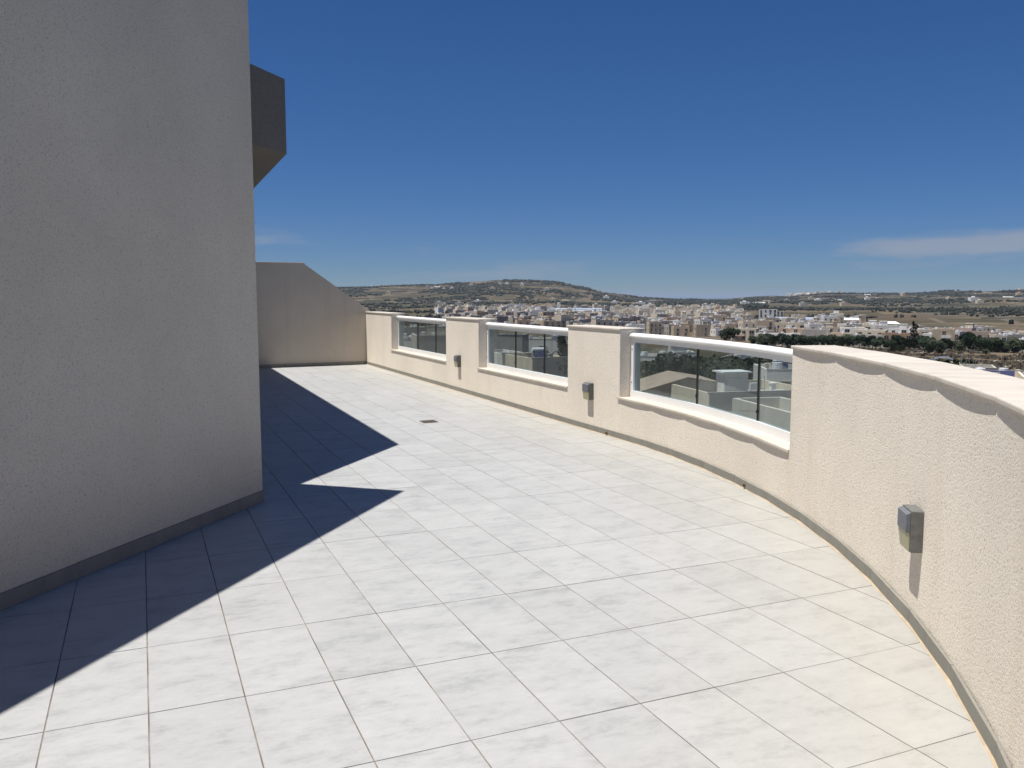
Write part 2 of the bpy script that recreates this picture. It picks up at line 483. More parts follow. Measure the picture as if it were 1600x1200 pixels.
# far screen wall
FW_AZ = R_(63.0)
FWD = Vector((-math.sin(FW_AZ), -math.cos(FW_AZ)))         # from the parapet corner to the left
FWN = Vector((FWD.y, -FWD.x))                              # candidate normal
FW0 = pth(S_FAR, 0.0)
if FWN.y < 0: FWN = -FWN                                   # pointing away from the camera

# ------------------------------------------------------------------ terrace floor with single tiles
TU = Vector((math.sin(R_(66.657)), math.cos(R_(66.657)))); TV = Vector((math.sin(R_(-23.343)), math.cos(R_(-23.343))))
TO = Vector((-1.820, 4.138)); TW, TL = 0.3345, 0.639
outer = [pth(s, THK - 0.004) for s in srange(S_FAR - 0.2, S_END, 0.3)]
slab_poly = [(p.x, p.y) for p in outer][::-1] + [(-9.5, 16.2), (-9.5, -3.5)]
slab_poly = slab_poly[::-1]
floor = MB().prism(slab_poly, -0.30, -0.0035).build('terrace_floor', M['grout'], fix=True)
tag(floor, kind='structure')

def clip(poly, p0, n, lim):
    out = []
    for i in range(len(poly)):
        a, b = poly[i], poly[(i + 1) % len(poly)]
        da, db = (a - p0).dot(n) - lim, (b - p0).dot(n) - lim
        if da <= 0: out.append(a)
        if (da < 0 < db) or (db < 0 < da): out.append(a + (b - a) * (da / (da - db)))
    return out
planes = [(pth(s), nrm(s), 0.06) for s in [-3.0] + srange(0.0, S_END, 0.25)] + [(FW0, FWN, 0.06)]
CAN_N = Vector((-CAN_D.y, CAN_D.x))
def in_building(p):
    q = p - CORNER
    if q.dot(WU) < -0.02 and q.dot(WV) > 0.03: return True
    if q.dot(WU) >= -0.02 and q.dot(WV) > 1.9 and (p - CAN1).dot(CAN_N) > 1.0: return True
    return False
tiles = []
for i in range(-26, 24):
    for j in range(-14, 30):
        o = TO + TU * (TW * i) + TV * (TL * j); g = 0.0022
        q = [o + TU * g + TV * g, o + TU * (TW - g) + TV * g, o + TU * (TW - g) + TV * (TL - g), o + TU * g + TV * (TL - g)]
        if all(in_building(p) for p in q): continue
        if q[0].y < -3.2 or q[0].x < -8.5: continue
        c = q
        for pl in planes:
            c = clip(c, *pl)
            if len(c) < 3: break
        if len(c) < 3: continue
        full = len(c) == 4 and all((a - b).length < 1e-6 for a, b in zip(c, q))
        pr = [project((p.x, p.y, 0)) for p in c]
        area = 0.0
        if all(pr):
            if any(-5 < x < 1605 and -5 < y < 1205 for x, y in pr):
                area = abs(sum(pr[k][0] * pr[(k + 1) % len(pr)][1] - pr[(k + 1) % len(pr)][0] * pr[k][1] for k in range(len(pr)))) / 2
        tiles.append((area, c, full, o))
tiles.sort(key=lambda t: -t[0])
TZ = Matrix((( TU.x, TV.x), (TU.y, TV.y)))
full_me = MB().box(0.0022, TW - 0.0022, 0.0022, TL - 0.0022, -0.008, 0.0).mesh('tile', [M['tile']], bevel=0.0016)
tile_rz = math.atan2(TU.y, TU.x)
rest = MB()
for k, (area, c, full, o) in enumerate(tiles):
    dz = rnd.uniform(-0.0006, 0.0006)
    if k < 295 and area > 6:
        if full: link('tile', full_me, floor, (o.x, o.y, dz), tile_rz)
        else:
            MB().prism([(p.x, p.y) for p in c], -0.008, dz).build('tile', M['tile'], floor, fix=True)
    else:
        rest.prism([(p.x, p.y) for p in c], -0.008, dz)
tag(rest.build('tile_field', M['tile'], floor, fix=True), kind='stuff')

# ------------------------------------------------------------------ the block under the terrace
block = thing('apartment_block', 'cream rendered apartment block carrying the tiled roof terrace', 'building')
bp = [(p.x, p.y) for p in [pth(s, THK - 0.02) for s in srange(S_FAR - 0.2, S_END, 0.3)]][::-1] + [(-9.4, 16.1), (-9.4, -3.4)]
MB().prism(bp[::-1], -13.6, -0.302).build('wall', M['stucco'], block, fix=True)

# ------------------------------------------------------------------ curved parapet
parapet = thing('parapet_wall', 'curved cream stucco parapet wall with stone coping round the terrace', 'wall')
w = MB()
for a, b in PIERS:
    sweep(w, srange(a, b), [(0.0, -0.30), (0.0, Z_COP0), (THK, Z_COP0), (THK, -0.30)])
for a, b in OPENINGS:
    sweep(w, srange(a, b), [(0.0, -0.30), (0.0, Z_SIL0), (THK, Z_SIL0), (THK, -0.30)], caps=False)
w.build('wall', M['stucco'], parapet, fix=True)
OVER = 0.0125
for k, (a, b) in enumerate(PIERS):
    lo = a - 0.012 if k else a + 0.0
    hi = b + 0.012 if k < 3 else b
    if k == 3:
        js = [lo] + [3.835 + 0.757 * i for i in range(14)]
    elif k == 0: js = [lo, -10.0, hi]
    elif k == 1: js = [lo, -4.95, hi]
    else: js = [lo, hi]
    for p, q in zip(js[:-1], js[1:]):
        g = 0.0014
        chord_slab(p + g, q - g, -OVER, THK + 0.05, Z_COP0 + 0.001, Z_COP1).build('coping_slab', M['coping'], parapet, bevel=0.006, fix=True)
    for j in js[1:-1]:
        chord_slab(j - 0.0013, j + 0.0013, -OVER + 0.0035, THK + 0.046, Z_COP0 + 0.001, Z_COP1 - 0.0025).build('mortar_joint', M['grout'], parapet, fix=True)
for (a, b), n in zip(OPENINGS, (3, 3, 5)):
    for i in range(n):
        p, q = a + (b - a) * i / n, a + (b - a) * (i + 1) / n
        p += 0.0012 if i else 0.002; q -= 0.0012 if i < n - 1 else 0.002
        chord_slab(p, q, -OVER - 0.003, THK + 0.03, Z_SIL0 + 0.001, Z_SIL1).build('sill_slab', M['coping'], parapet, bevel=0.005, fix=True)
    # the lip of the sill laps a little over the pier on its far side
    chord_slab(a - 0.03, a + 0.0005, -OVER - 0.003, -0.001, Z_SIL0 + 0.001, Z_SIL1).build('sill_end', M['coping'], parapet, fix=True)
# skirting: straight grey tiles following the curve
s = S_FAR + 0.012
SK = 0.068
while s < S_END - 0.7:
    L = 0.60
    chord_slab(s + 0.0012, s + L - 0.0012, -0.0125, -0.0004, 0.001, SK + rnd.uniform(-0.0015, 0.0015)).build('skirting_tile', M['skirt'], parapet, bevel=0.0012, fix=True)
    s += L
sb = MB(); sweep(sb, srange(S_FAR + 0.012, S_END - 0.7, 0.12), [(-0.024, 0.0005), (-0.014, 0.007), (-0.010, 0.007), (-0.010, 0.0005)])
sb.build('bounce_fringe_strip', M['bounce_fringe'], parapet, fix=True)  # added strip: paints the warm bounce and fringe at the skirting foot
for s, z in ((-0.36, 0.033), (2.36, 0.035)):
    p = pth(s, -0.013); n = nrm(s)
    mb = MB(); mb.bar((p.x + n.x * 0.004, p.y + n.y * 0.004, z), (p.x - n.x * 0.016, p.y - n.y * 0.016, z - 0.003), 0.013, 0, 10)
    wp = mb.build('weep_pipe', M['rust'], parapet)
    mb = MB(); mb.bar((p.x - n.x * 0.0162, p.y - n.y * 0.0162, z - 0.003), (p.x - n.x * 0.0172, p.y - n.y * 0.0172, z - 0.003), 0.009, 0, 10)
    mb.build('pipe_bore', M['black'], wp)

# ------------------------------------------------------------------ glass balustrades
BAL_LABEL = ['low glass balustrade with white handrail in the opening next to the sloping screen wall',
             'glass balustrade with white handrail in the middle opening of the parapet',
             'curved glass balustrade with white handrail beside the long solid parapet']
MULL = [(-7.70, -6.65), (-3.18, -2.265), (1.11, 2.204)]
OG = 0.150
for k, (a, b) in enumerate(OPENINGS):
    c0 = pth((a + b) / 2, OG)
    t = thing('glass_balustrade', BAL_LABEL[k], 'balustrade', (0, 0, 0), 0, 'glass balustrades of the parapet')
    # handrail: rounded cap
    prof = []
    for i in range(14):
        an = math.pi * 2 * i / 14
        prof.append((OG + 0.050 * math.cos(an), 1.083 + 0.036 * math.sin(an) * (1.0 if math.sin(an) > 0 else 0.55)))
    mb = MB(); sweep(mb, srange(a + 0.003, b - 0.003, 0.1), prof)
    mb.build('handrail', M['white'], t, smooth=True, fix=True)
    mb = MB(); sweep(mb, srange(a + 0.004, b - 0.004, 0.1), [(OG - 0.024, 1.022), (OG - 0.024, 1.0655), (OG + 0.024, 1.0655), (OG + 0.024, 1.022)])
    mb.build('top_channel', M['white'], t, fix=True)
    mb = MB(); sweep(mb, srange(a + 0.004, b - 0.004, 0.1), [(OG - 0.026, Z_SIL1 + 0.001), (OG - 0.026, 0.512), (OG + 0.026, 0.512), (OG + 0.026, Z_SIL1 + 0.001)])
    mb.build('bottom_rail', M['white'], t, fix=True)
    for e, sg in ((a, 1), (b, -1)):
        s0, s1 = sorted((e + sg * 0.005, e + sg * 0.062))
        mb = MB(); sweep(mb, [s0, s1], [(OG - 0.023, 0.513), (OG - 0.023, 1.021), (OG + 0.023, 1.021), (OG + 0.023, 0.513)])
        post = mb.build('end_post', M['white'], t, fix=True)
        for z in (0.60, 0.95):
            p = pth((s0 + s1) / 2, OG - 0.0232); n = nrm((s0 + s1) / 2)
            mb = MB(); mb.bar((p.x, p.y, z), (p.x - n.x * 0.003, p.y - n.y * 0.003, z), 0.007, 0, 8)
            mb.build('screw', M['screw'], post)
    ends = [a + 0.064, MULL[k][0], MULL[k][1], b - 0.064]
    for i in range(3):
        p, q = ends[i] + (0.006 if i else 0), ends[i + 1] - (0.006 if i < 2 else 0)
        chord_slab(p, q, OG - 0.005, OG + 0.005, 0.509, 1.024).build('glass_pane', M['glass'], t, fix=True)
    for mpos in MULL[k]:
        seal = chord_slab(mpos - 0.0055, mpos + 0.0055, OG - 0.010, OG + 0.010, 0.5125, 1.0215).build('glazing_seal', M['seal'], t, fix=True)
        chord_slab(mpos - 0.009, mpos + 0.009, OG - 0.016, OG - 0.0102, 0.575, 0.60).build('clip', M['seal'], seal, fix=True)

# ------------------------------------------------------------------ wall lights
def wall_light(s, z0, label):
    n = nrm(s); p = pth(s, 0.0)
    rz = math.atan2(n.y, n.x) - math.pi / 2           # local -Y points into the terrace
    t = thing('wall_light', label, 'lamp', (p.x, p.y, z0), rz, 'square lights on the parapet')
    H, W2, D = 0.188, 0.068, 0.075
    MB().box(-W2, W2, -0.054, 0.004, 0.0, H).build('housing', M['lampgrey'], t, bevel=0.004)
    hood = MB()
    hood.add([(-W2 + .003, -0.0545, 0.092), (W2 - .003, -0.0545, 0.092), (W2 - .003, -D, 0.092), (-W2 + .003, -D, 0.092),
              (-W2 + .003, -0.0545, H - .006), (W2 - .003, -0.0545, H - .006), (W2 - .003, -D, H - .016), (-W2 + .003, -D, H - .016)],
             [(0, 1, 2, 3), (7, 6, 5, 4), (3, 2, 6, 7), (2, 1, 5, 6), (1, 0, 4, 5), (0, 3, 7, 4)])
    hood.build('hood', M['lamphood'], t, bevel=0.002, fix=True)
    le = MB()
    le.add([(-W2 + .006, -0.0545, 0.004), (W2 - .006, -0.0545, 0.004), (W2 - .006, -0.060, 0.004), (-W2 + .006, -0.060, 0.004),
            (-W2 + .006, -0.0545, 0.0915), (W2 - .006, -0.0545, 0.0915), (W2 - .006, -D + .003, 0.0915), (-W2 + .006, -D + .003, 0.0915)],
           [(0, 1, 2, 3), (7, 6, 5, 4), (3, 2, 6, 7), (2, 1, 5, 6), (1, 0, 4, 5), (0, 3, 7, 4)])
    le.build('diffuser', M['lens'], t, bevel=0.002, fix=True)
    return t
wall_light(5.19, 0.366, 'grey box wall light with yellowed diffuser on the long solid parapet')
wall_light(-0.757, 0.352, 'grey box wall light on the pier between the middle and the curved balustrade')
wall_light(-5.04, 0.392, 'small grey wall light on the pier nearest the sloping screen wall')

# ------------------------------------------------------------------ floor drain
dc = ground(670, 659)
dr = thing('floor_drain', 'small dark square drain grate set in the pale floor tiles', 'drain', (dc.x, dc.y, 0.0012), tile_rz)
MB().box(-0.085, 0.085, -0.085, 0.085, 0.0, 0.0015).build('sump', M['black'], dr)
fr = MB()
for a in ((-0.09, 0.09, -0.09, -0.078), (-0.09, 0.09, 0.078, 0.09), (-0.09, -0.078, -0.0779, 0.0779), (0.078, 0.09, -0.0779, 0.0779)):
    fr.box(*a, 0.0002, 0.005)
fr.build('frame', M['grate'], dr)
for i in range(7):
    x = -0.066 + i * 0.022
    MB().box(x - 0.0065, x + 0.0065, -0.0775, 0.0775, 0.0016, 0.0045).build('bar', M['grate'], dr)

# ------------------------------------------------------------------ penthouse
pent = thing('penthouse', 'tall rough stucco penthouse wall with a projecting roof canopy', 'building')
def xy(v): return (v.x, v.y)
Z_TOP = 3.60
A0 = CORNER - WU * 12.0
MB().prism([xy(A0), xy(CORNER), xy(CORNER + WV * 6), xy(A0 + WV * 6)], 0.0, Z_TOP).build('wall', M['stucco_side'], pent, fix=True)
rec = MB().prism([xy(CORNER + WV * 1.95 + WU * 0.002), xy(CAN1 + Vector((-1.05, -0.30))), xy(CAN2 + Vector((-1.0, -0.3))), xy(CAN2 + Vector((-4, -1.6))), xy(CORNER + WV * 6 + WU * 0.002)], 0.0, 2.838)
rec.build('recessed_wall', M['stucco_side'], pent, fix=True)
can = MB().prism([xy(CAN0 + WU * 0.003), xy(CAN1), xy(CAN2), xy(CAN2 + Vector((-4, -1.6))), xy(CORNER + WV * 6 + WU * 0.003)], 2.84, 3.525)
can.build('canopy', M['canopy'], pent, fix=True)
s = 0.0
while s < 10.5:
    a, b = CORNER - WU * (s + 0.0012), CORNER - WU * (s + 0.60 - 0.0012)
    off = -WV * 0.0125
    MB().prism([xy(a + off), xy(b + off), xy(b - WV * 0.0004), xy(a - WV * 0.0004)], 0.001, 0.085 + rnd.uniform(-.0015, .0015)).build('skirting_tile', M['skirt_shaded'], pent, bevel=0.0012, fix=True)
    s += 0.60

# ------------------------------------------------------------------ far screen wall
screen = thing('screen_wall', 'cream stucco end wall with flat top sloping down to the parapet', 'wall')
def fw_t(px):
    d = ray(px, HOR); d2 = Vector((d.x, d.y))
    # FW0 + FWD*t is parallel to d2
    return -(FW0.x * d2.y - FW0.y * d2.x) / (FWD.x * d2.y - FWD.y * d2.x)
def fw_z(px, py):
    t = fw_t(px); p = FW0 + FWD * t; d = ray(px, py)
    return CAMH + d.z * p.length / math.hypot(d.x, d.y)
tk = fw_t(476); zk = fw_z(476, 412)
zr = fw_z(583, 489.5); tr_ = fw_t(583)
prof = [(5.6, -0.02), (tr_, -0.02), (tr_, zr), (tk, zk), (5.6, zk)]
def fw_prism(prof, d0, d1):
    vs = []
    for dd in (d0, d1):
        for t_, z in prof:
            p = FW0 + FWD * t_ + FWN * dd; vs.append((p.x, p.y, z))
    n = len(prof)
    return MB().add(vs, [tuple(range(n)), tuple(range(2 * n - 1, n - 1, -1))] + [(i, n + i, n + (i + 1) % n, (i + 1) % n) for i in range(n)])
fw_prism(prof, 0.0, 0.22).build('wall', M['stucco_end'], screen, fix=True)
t_ = tk - 0.02
while t_ < 5.5:
    fw_prism([(t_ + .001, zk + .001), (t_ + .899, zk + .001), (t_ + .899, zk + .024), (t_ + .001, zk + .024)], -0.02, 0.24).build('coping_slab', M['coping'], screen, bevel=0.003, fix=True)
    t_ += 0.9
t_ = 0.016
while t_ < 4.6:
    fw_prism([(t_ + .0012, 0.001), (t_ + .5988, 0.001), (t_ + .5988, 0.072), (t_ + .0012, 0.072)], -0.0125, -0.0004).build('skirting_tile', M['skirt'], screen, bevel=0.0012, fix=True)
    t_ += 0.6

# ------------------------------------------------------------------ terrain
COLS = [300, 420, 560, 630, 700, 770, 800, 870, 905, 950, 1000, 1060, 1130, 1165, 1200, 1235, 1300, 1450, 1600, 1800]
DK = [0, 40, 120, 220, 330, 430, 600, 900, 1300, 1700, 2100, 2600, 3100, 3600, 4200, 5200, 7000]
COMMON = [-13, -13, -13, -14, -17, -18.5, -19, -19.3, -19.4, -20]
FARZ = {300: (-15.7, 3, 22, 28), 420: (-15.7, 3.4, 24.6, 31), 560: (-15.7, 5.4, 32, 36), 630: (-14, 10, 38.5, 40), 700: (-12.6, 14, 45, 47), 770: (-10, 22, 57, 56), 800: (-9.5, 22.8, 58, 59),
        870: (-11, 18, 53, 50), 905: (-12.6, 9.3, 36.5, 36), 950: (-15.7, -4.3, 9, 9), 1000: (-19, -12, -5, -6), 1060: (-19, -16, -13.5, -13.5),
        1130: (-17.3, -16, -15, -14), 1165: (-17.3, -15, -13, -9), 1200: (-17, -14, -11, -6), 1235: (-15.7, -10, -4, 2), 1300: (-12.6, -4.3, 4.5, 9),
        1450: (-9.5, -.4, 12.5, 13), 1600: (-8, 3.4, 20.5, 23), 1800: (-6, 8, 27, 32)}
F42 = {1130: -13, 1165: -3, 1200: 2, 1235: 0, 1300: 2, 1450: 2, 1600: 8, 1800: 12}
ZT = np.array([[*COMMON, *FARZ[c], F42.get(c, min(FARZ[c][3] - 12, -14)), -45, -82] for c in COLS], float)
COL_AZ = np.array([math.atan2((c - 800) / F, 1 / math.cos(PIT)) for c in COLS])
DK_ = np.array(DK, float)

def smooth_interp(x, xs, ys):
    i = np.clip(np.searchsorted(xs, x) - 1, 0, len(xs) - 2)
    t = np.clip((x - xs[i]) / (xs[i + 1] - xs[i]), 0, 1)
    return i, t
_pn = [(rnd.uniform(.5, 1.5) / w_, rnd.uniform(0, 6.28), rnd.uniform(0, 6.28), a_) for w_, a_ in
       ((900, 2.0), (500, 1.6), (300, 1.2), (170, .8), (90, .45), (60, .3)) for _ in range(3)]
def terrain_z(x, y):
    x, y = np.asarray(x, float), np.asarray(y, float)
    D = np.hypot(x, y); az = np.arctan2(x, np.maximum(y, 1e-6) + 0 * x)
    az = np.where(y <= 0, np.sign(x) * 1.4, az)
    i, t = smooth_interp(az, COL_AZ, None); j, u = smooth_interp(D, DK_, None)
    u = u * u * (3 - 2 * u) * 0.4 + u * 0.6
    z = ZT[i, j] * (1 - t) * (1 - u) + ZT[i + 1, j] * t * (1 - u) + ZT[i, j + 1] * (1 - t) * u + ZT[i + 1, j + 1] * t * u
    amp = np.clip((D - 250) / 1800, 0.03, 1.0)
    n = 0
    for k, p, a, w_ in _pn:
        n = n + w_ * np.sin(6.283 * k * (x * math.cos(a) + y * math.sin(a)) + p)
    return z + n * amp * 0.55
def tz(x, y): return float(terrain_z(x, y))

azs = np.radians(np.arange(-80, 80.01, 0.28))
ds = np.concatenate([[6, 20, 40, 60, 80, 100, 130, 160], np.geomspace(190, 7000, 150)])
AA, DD = np.meshgrid(azs, ds, indexing='ij')
X, Y = np.sin(AA) * DD, np.cos(AA) * DD
Z = terrain_z(X, Y)
na, nd = X.shape
idx = np.arange(na * nd).reshape(na, nd)
q = np.stack([idx[:-1, :-1], idx[:-1, 1:], idx[1:, 1:], idx[1:, :-1]], -1).reshape(-1, 4)
me = bpy.data.meshes.new('ground')
me.from_pydata(np.stack([X, Y, Z], -1).reshape(-1, 3).tolist(), [], q[:, ::-1].tolist())
me.materials.append(M['terrain'])
me.polygons.foreach_set('use_smooth', [True] * len(me.polygons))
gr = link('ground', me); tag(gr, kind='structure')
if me.polygons[0].normal.z < 0: me.flip_normals()
sea = MB().add([(-60000, -200, -76), (60000, -200, -76), (60000, 60000, -76), (-60000, 60000, -76)], [(0, 1, 2, 3)]).build('sea', M['sea'])
tag(sea, kind='structure')

# ------------------------------------------------------------------ trees
def leaf_cloud(mb, lobes, n, size, r):
    for _ in range(n):
        c, rad = r.choice(lobes)
        while True:
            v = Vector((r.uniform(-1, 1), r.uniform(-1, 1), r.uniform(-1, 1)))
            if 0.05 < v.length <= 1: break
        v = v.normalized() * (v.length ** 0.45)
        p = Vector(c) + Vector((v.x * rad[0], v.y * rad[1], v.z * rad[2]))
        a = Vector((r.gauss(0, 1), r.gauss(0, 1), r.gauss(0, 1))).normalized()
        b = a.orthogonal().normalized(); s_ = size * r.uniform(0.6, 1.4)
        mb.add([p - a * s_, p + b * s_ * .6, p + a * s_, p - b * s_ * .6], [(0, 1, 2, 3)])

def make_tree(seed, h, wd, lift, n, size, mat, tall=False):
    r = random.Random(seed)
    root = link('tree', None)
    tr = MB(); tr.bar((0, 0, -0.5), (r.uniform(-.15, .15), r.uniform(-.15, .15), h * 0.55), h * 0.035, 0, 7, h * 0.016)
    lobes = []
    if tall:
        for k in range(9):
            f = k / 8; z = h * (lift + (1 - lift) * f * 0.95)
            wr = wd * 0.5 * (1 - f) ** 0.7 + wd * 0.08
            lobes.append(((r.uniform(-.12, .12) * wd, r.uniform(-.12, .12) * wd, z), (wr, wr, h * 0.10)))
    else:
        for k in range(9):
            an = r.uniform(0, 6.28); rr = wd * 0.34 * math.sqrt(r.random())
            z = h * (lift + (1 - lift) * r.uniform(0.25, 0.85))
            ws = wd * r.uniform(0.16, 0.28)
            lobes.append(((rr * math.cos(an), rr * math.sin(an), z), (ws, ws, ws * r.uniform(.7, 1.0))))
            tr.bar((0, 0, h * (0.25 + 0.03 * k)), (rr * math.cos(an) * .9, rr * math.sin(an) * .9, z), h * 0.013, 0, 5, h * 0.005)
    t = tr.build('trunk', M['bark'], root)
    lv = MB(); leaf_cloud(lv, lobes, n, size, r)
    c = lv.build('crown', mat, root)
    KIDS[root.name] = [t, c]
    return root
TREES = [make_tree(11, 5.5, 6.0, 0.18, 1500, 0.24, M['leaf_dark']), make_tree(12, 4.8, 6.5, 0.15, 1500, 0.25, M['leaf']),
         make_tree(13, 6.5, 5.0, 0.15, 1500, 0.24, M['leaf_dark']), make_tree(14, 8.5, 3.6, 0.06, 1500, 0.22, M['leaf_dark'], True),
         make_tree(15, 4.2, 5.2, 0.12, 1300, 0.23, M['leaf'])]
used_tree = set()
def put_tree(kind, x, y, z, sc, label, group):
    o = TREES[kind] if kind not in used_tree else copy_tree(TREES[kind])
    used_tree.add(kind)
    o.location = (x, y, z); o.rotation_euler = (0, 0, rnd.uniform(0, 6.28)); o.scale = (sc * rnd.uniform(.9, 1.1), sc * rnd.uniform(.9, 1.1), sc)
    tag(o, label, 'tree', group)
    return o

# ------------------------------------------------------------------ houses
WIN = {}
def win_mesh(w_, h_, mat):
    k = (round(w_, 1), round(h_, 1), mat)
    if k not in WIN:
        a, b = k[0] / 2, k[1]
        mb = MB()
        mb.add([(-a, -0.03, 0), (a, -0.03, 0), (a, -0.03, b), (-a, -0.03, b)], [(0, 1, 2, 3)], 0)
        mb.box(-a - .1, a + .1, -0.14, 0.02, -0.13, -0.002, 1)
        mb.box(-a - .1, a + .1, -0.10, 0.02, b + 0.002, b + 0.12, 1)
        mb.box(-a - .1, -a, -0.08, 0.02, 0.0, b, 1); mb.box(a, a + .1, -0.08, 0.02, 0.0, b, 1)
        mb.box(-.03, .03, -0.06, -0.028, 0.0, b, 2)
        WIN[k] = mb.mesh('window', [M[mat], M['roof'], M['tank']])
    return WIN[k]

def house(name, label, cat, w_, d_, h_, mat, storeys=2, r=None, group=None, rows=True, tank=True, hut=False, balcony=False, base=-2.5, wins=None, heater=False, rail=False):
    """flat-roofed house, front towards local -Y; returns the root at ground level"""
    r = r or rnd
    t = thing(name, label, cat, group=group); kids = []
    a, b, pt = w_ / 2, d_ / 2, 0.22
    mb = MB()
    vs = [(-a, -b), (a, -b), (a, b), (-a, b)]
    vi = [(-a + pt, -b + pt), (a - pt, -b + pt), (a - pt, b - pt), (-a + pt, b - pt)]
    v = [(x, y, base) for x, y in vs] + [(x, y, h_) for x, y in vs] + [(x, y, h_) for x, y in vi] + [(x, y, h_ - 0.75) for x, y in vi]
    f = [(i, (i + 1) % 4, 4 + (i + 1) % 4, 4 + i) for i in range(4)] + [(4 + i, 4 + (i + 1) % 4, 8 + (i + 1) % 4, 8 + i) for i in range(4)] + [(8 + i, 8 + (i + 1) % 4, 12 + (i + 1) % 4, 12 + i) for i in range(4)]
    mb.add(v, f)
    kids.append(mb.build('wall', M['w_' + mat], t))
    kids.append(MB().add([(x, y, h_ - 0.74) for x, y in vi], [(0, 1, 2, 3)]).build('roof', M['roof'], t))
    if hut:
        hx, hy = r.uniform(-a * .4, a * .4), r.uniform(0, b * .5)
        mb = MB(); mb.box(hx - 1.6, hx + 1.6, hy - 1.5, hy + 1.5, h_ - 0.73, h_ + 1.75); mb.box(hx - 1.75, hx + 1.75, hy - 1.65, hy + 1.65, h_ + 1.752, h_ + 1.9)
        kids.append(mb.build('stair_hut', M['w_' + r.choice(['white', 'cream', mat])], t))
    if tank:
        for _ in range(r.choice([1, 1, 2])):
            tx, ty = r.uniform(-a * .7, a * .7), r.uniform(-b * .6, b * .6)
            kids.append(MB().cyl((tx, ty), 0.55, h_ - 0.73, h_ + 0.55, 10).build('water_tank', M['tank'], t))
    if heater:
        tx = r.uniform(-a * .5, a * .5); y0 = -b * .2; z0 = h_ - .72
        mb = MB(); mb.add([(tx - .8, y0, z0 + .15), (tx + .8, y0, z0 + .15), (tx + .8, y0 + .95, z0 + 1.2), (tx - .8, y0 + .95, z0 + 1.2),
                           (tx - .8, y0 + .06, z0 + .10), (tx + .8, y0 + .06, z0 + .10), (tx + .8, y0 + 1.01, z0 + 1.15), (tx - .8, y0 + 1.01, z0 + 1.15)],
                          [(0, 1, 2, 3), (7, 6, 5, 4), (0, 4, 5, 1), (1, 5, 6, 2), (2, 6, 7, 3), (3, 7, 4, 0)])
        mb.bar((tx - .75, y0 + 1.2, z0 + 1.3), (tx + .75, y0 + 1.2, z0 + 1.3), .24, 1, 9)
        for sx in (-.7, .7): mb.bar((tx + sx, y0 + 1.1, z0), (tx + sx, y0 + 1.1, z0 + 1.2), .04, 1, 4)
        kids.append(mb.build('solar_heater', [M['solar'], M['tank']], t))
    if rows:
        fh = (h_ - 0.9) / storeys
        n = wins or max(1, int(w_ / 3.6))
        for st in range(storeys):
            for i in range(n):
                if r.random() < 0.12: continue
                ww, hh = r.choice([(1.1, 1.3), (1.3, 1.3), (1.1, 2.0), (1.9, 1.5)])
                m_ = r.choice(['pane', 'pane', 'pane', 'shutter'])
                x = -a + w_ * (i + 0.5) / n + r.uniform(-.2, .2)
                zz = st * fh + (0.35 if hh > 1.9 else 0.95)
                kids.append(link('window', win_mesh(ww, hh, m_), t, (x, -b, zz)))
            for sd in (-1, 1):
                for i in range(max(1, int(d_ / 5.0))):
                    if r.random() < 0.35: continue
                    y = -b + d_ * (i + 0.5) / max(1, int(d_ / 5.0))
                    kids.append(link('window', win_mesh(1.1, 1.3, 'pane'), t, (sd * a, y, st * fh + 0.95), sd * math.pi / 2))
    if balcony:
        fh = (h_ - 0.9) / storeys
        for st in range(1, storeys):
            bw = min(w_ * 0.42, 4.0); bx = r.uniform(-a + bw / 2, a - bw / 2)
            mb = MB(); mb.box(bx - bw / 2, bx + bw / 2, -b - 1.1, -b - 0.001, st * fh - 0.1, st * fh + 0.08)
            mb.box(bx - bw / 2, bx + bw / 2, -b - 1.1, -b - 1.0, st * fh + 0.081, st * fh + 0.95)
            kids.append(mb.build('balcony', M['w_' + r.choice(['white', mat, 'cream'])], t))
    KIDS[t.name] = kids
    return t

def place(t, px, D, rz_off=0.0, z=None):
    x, y = at_dist(px, D)
    t.location = (x, y, tz(x, y) if z is None else z)
    t.rotation_euler = (0, 0, -math.atan2(x, y) + rz_off)
    return t

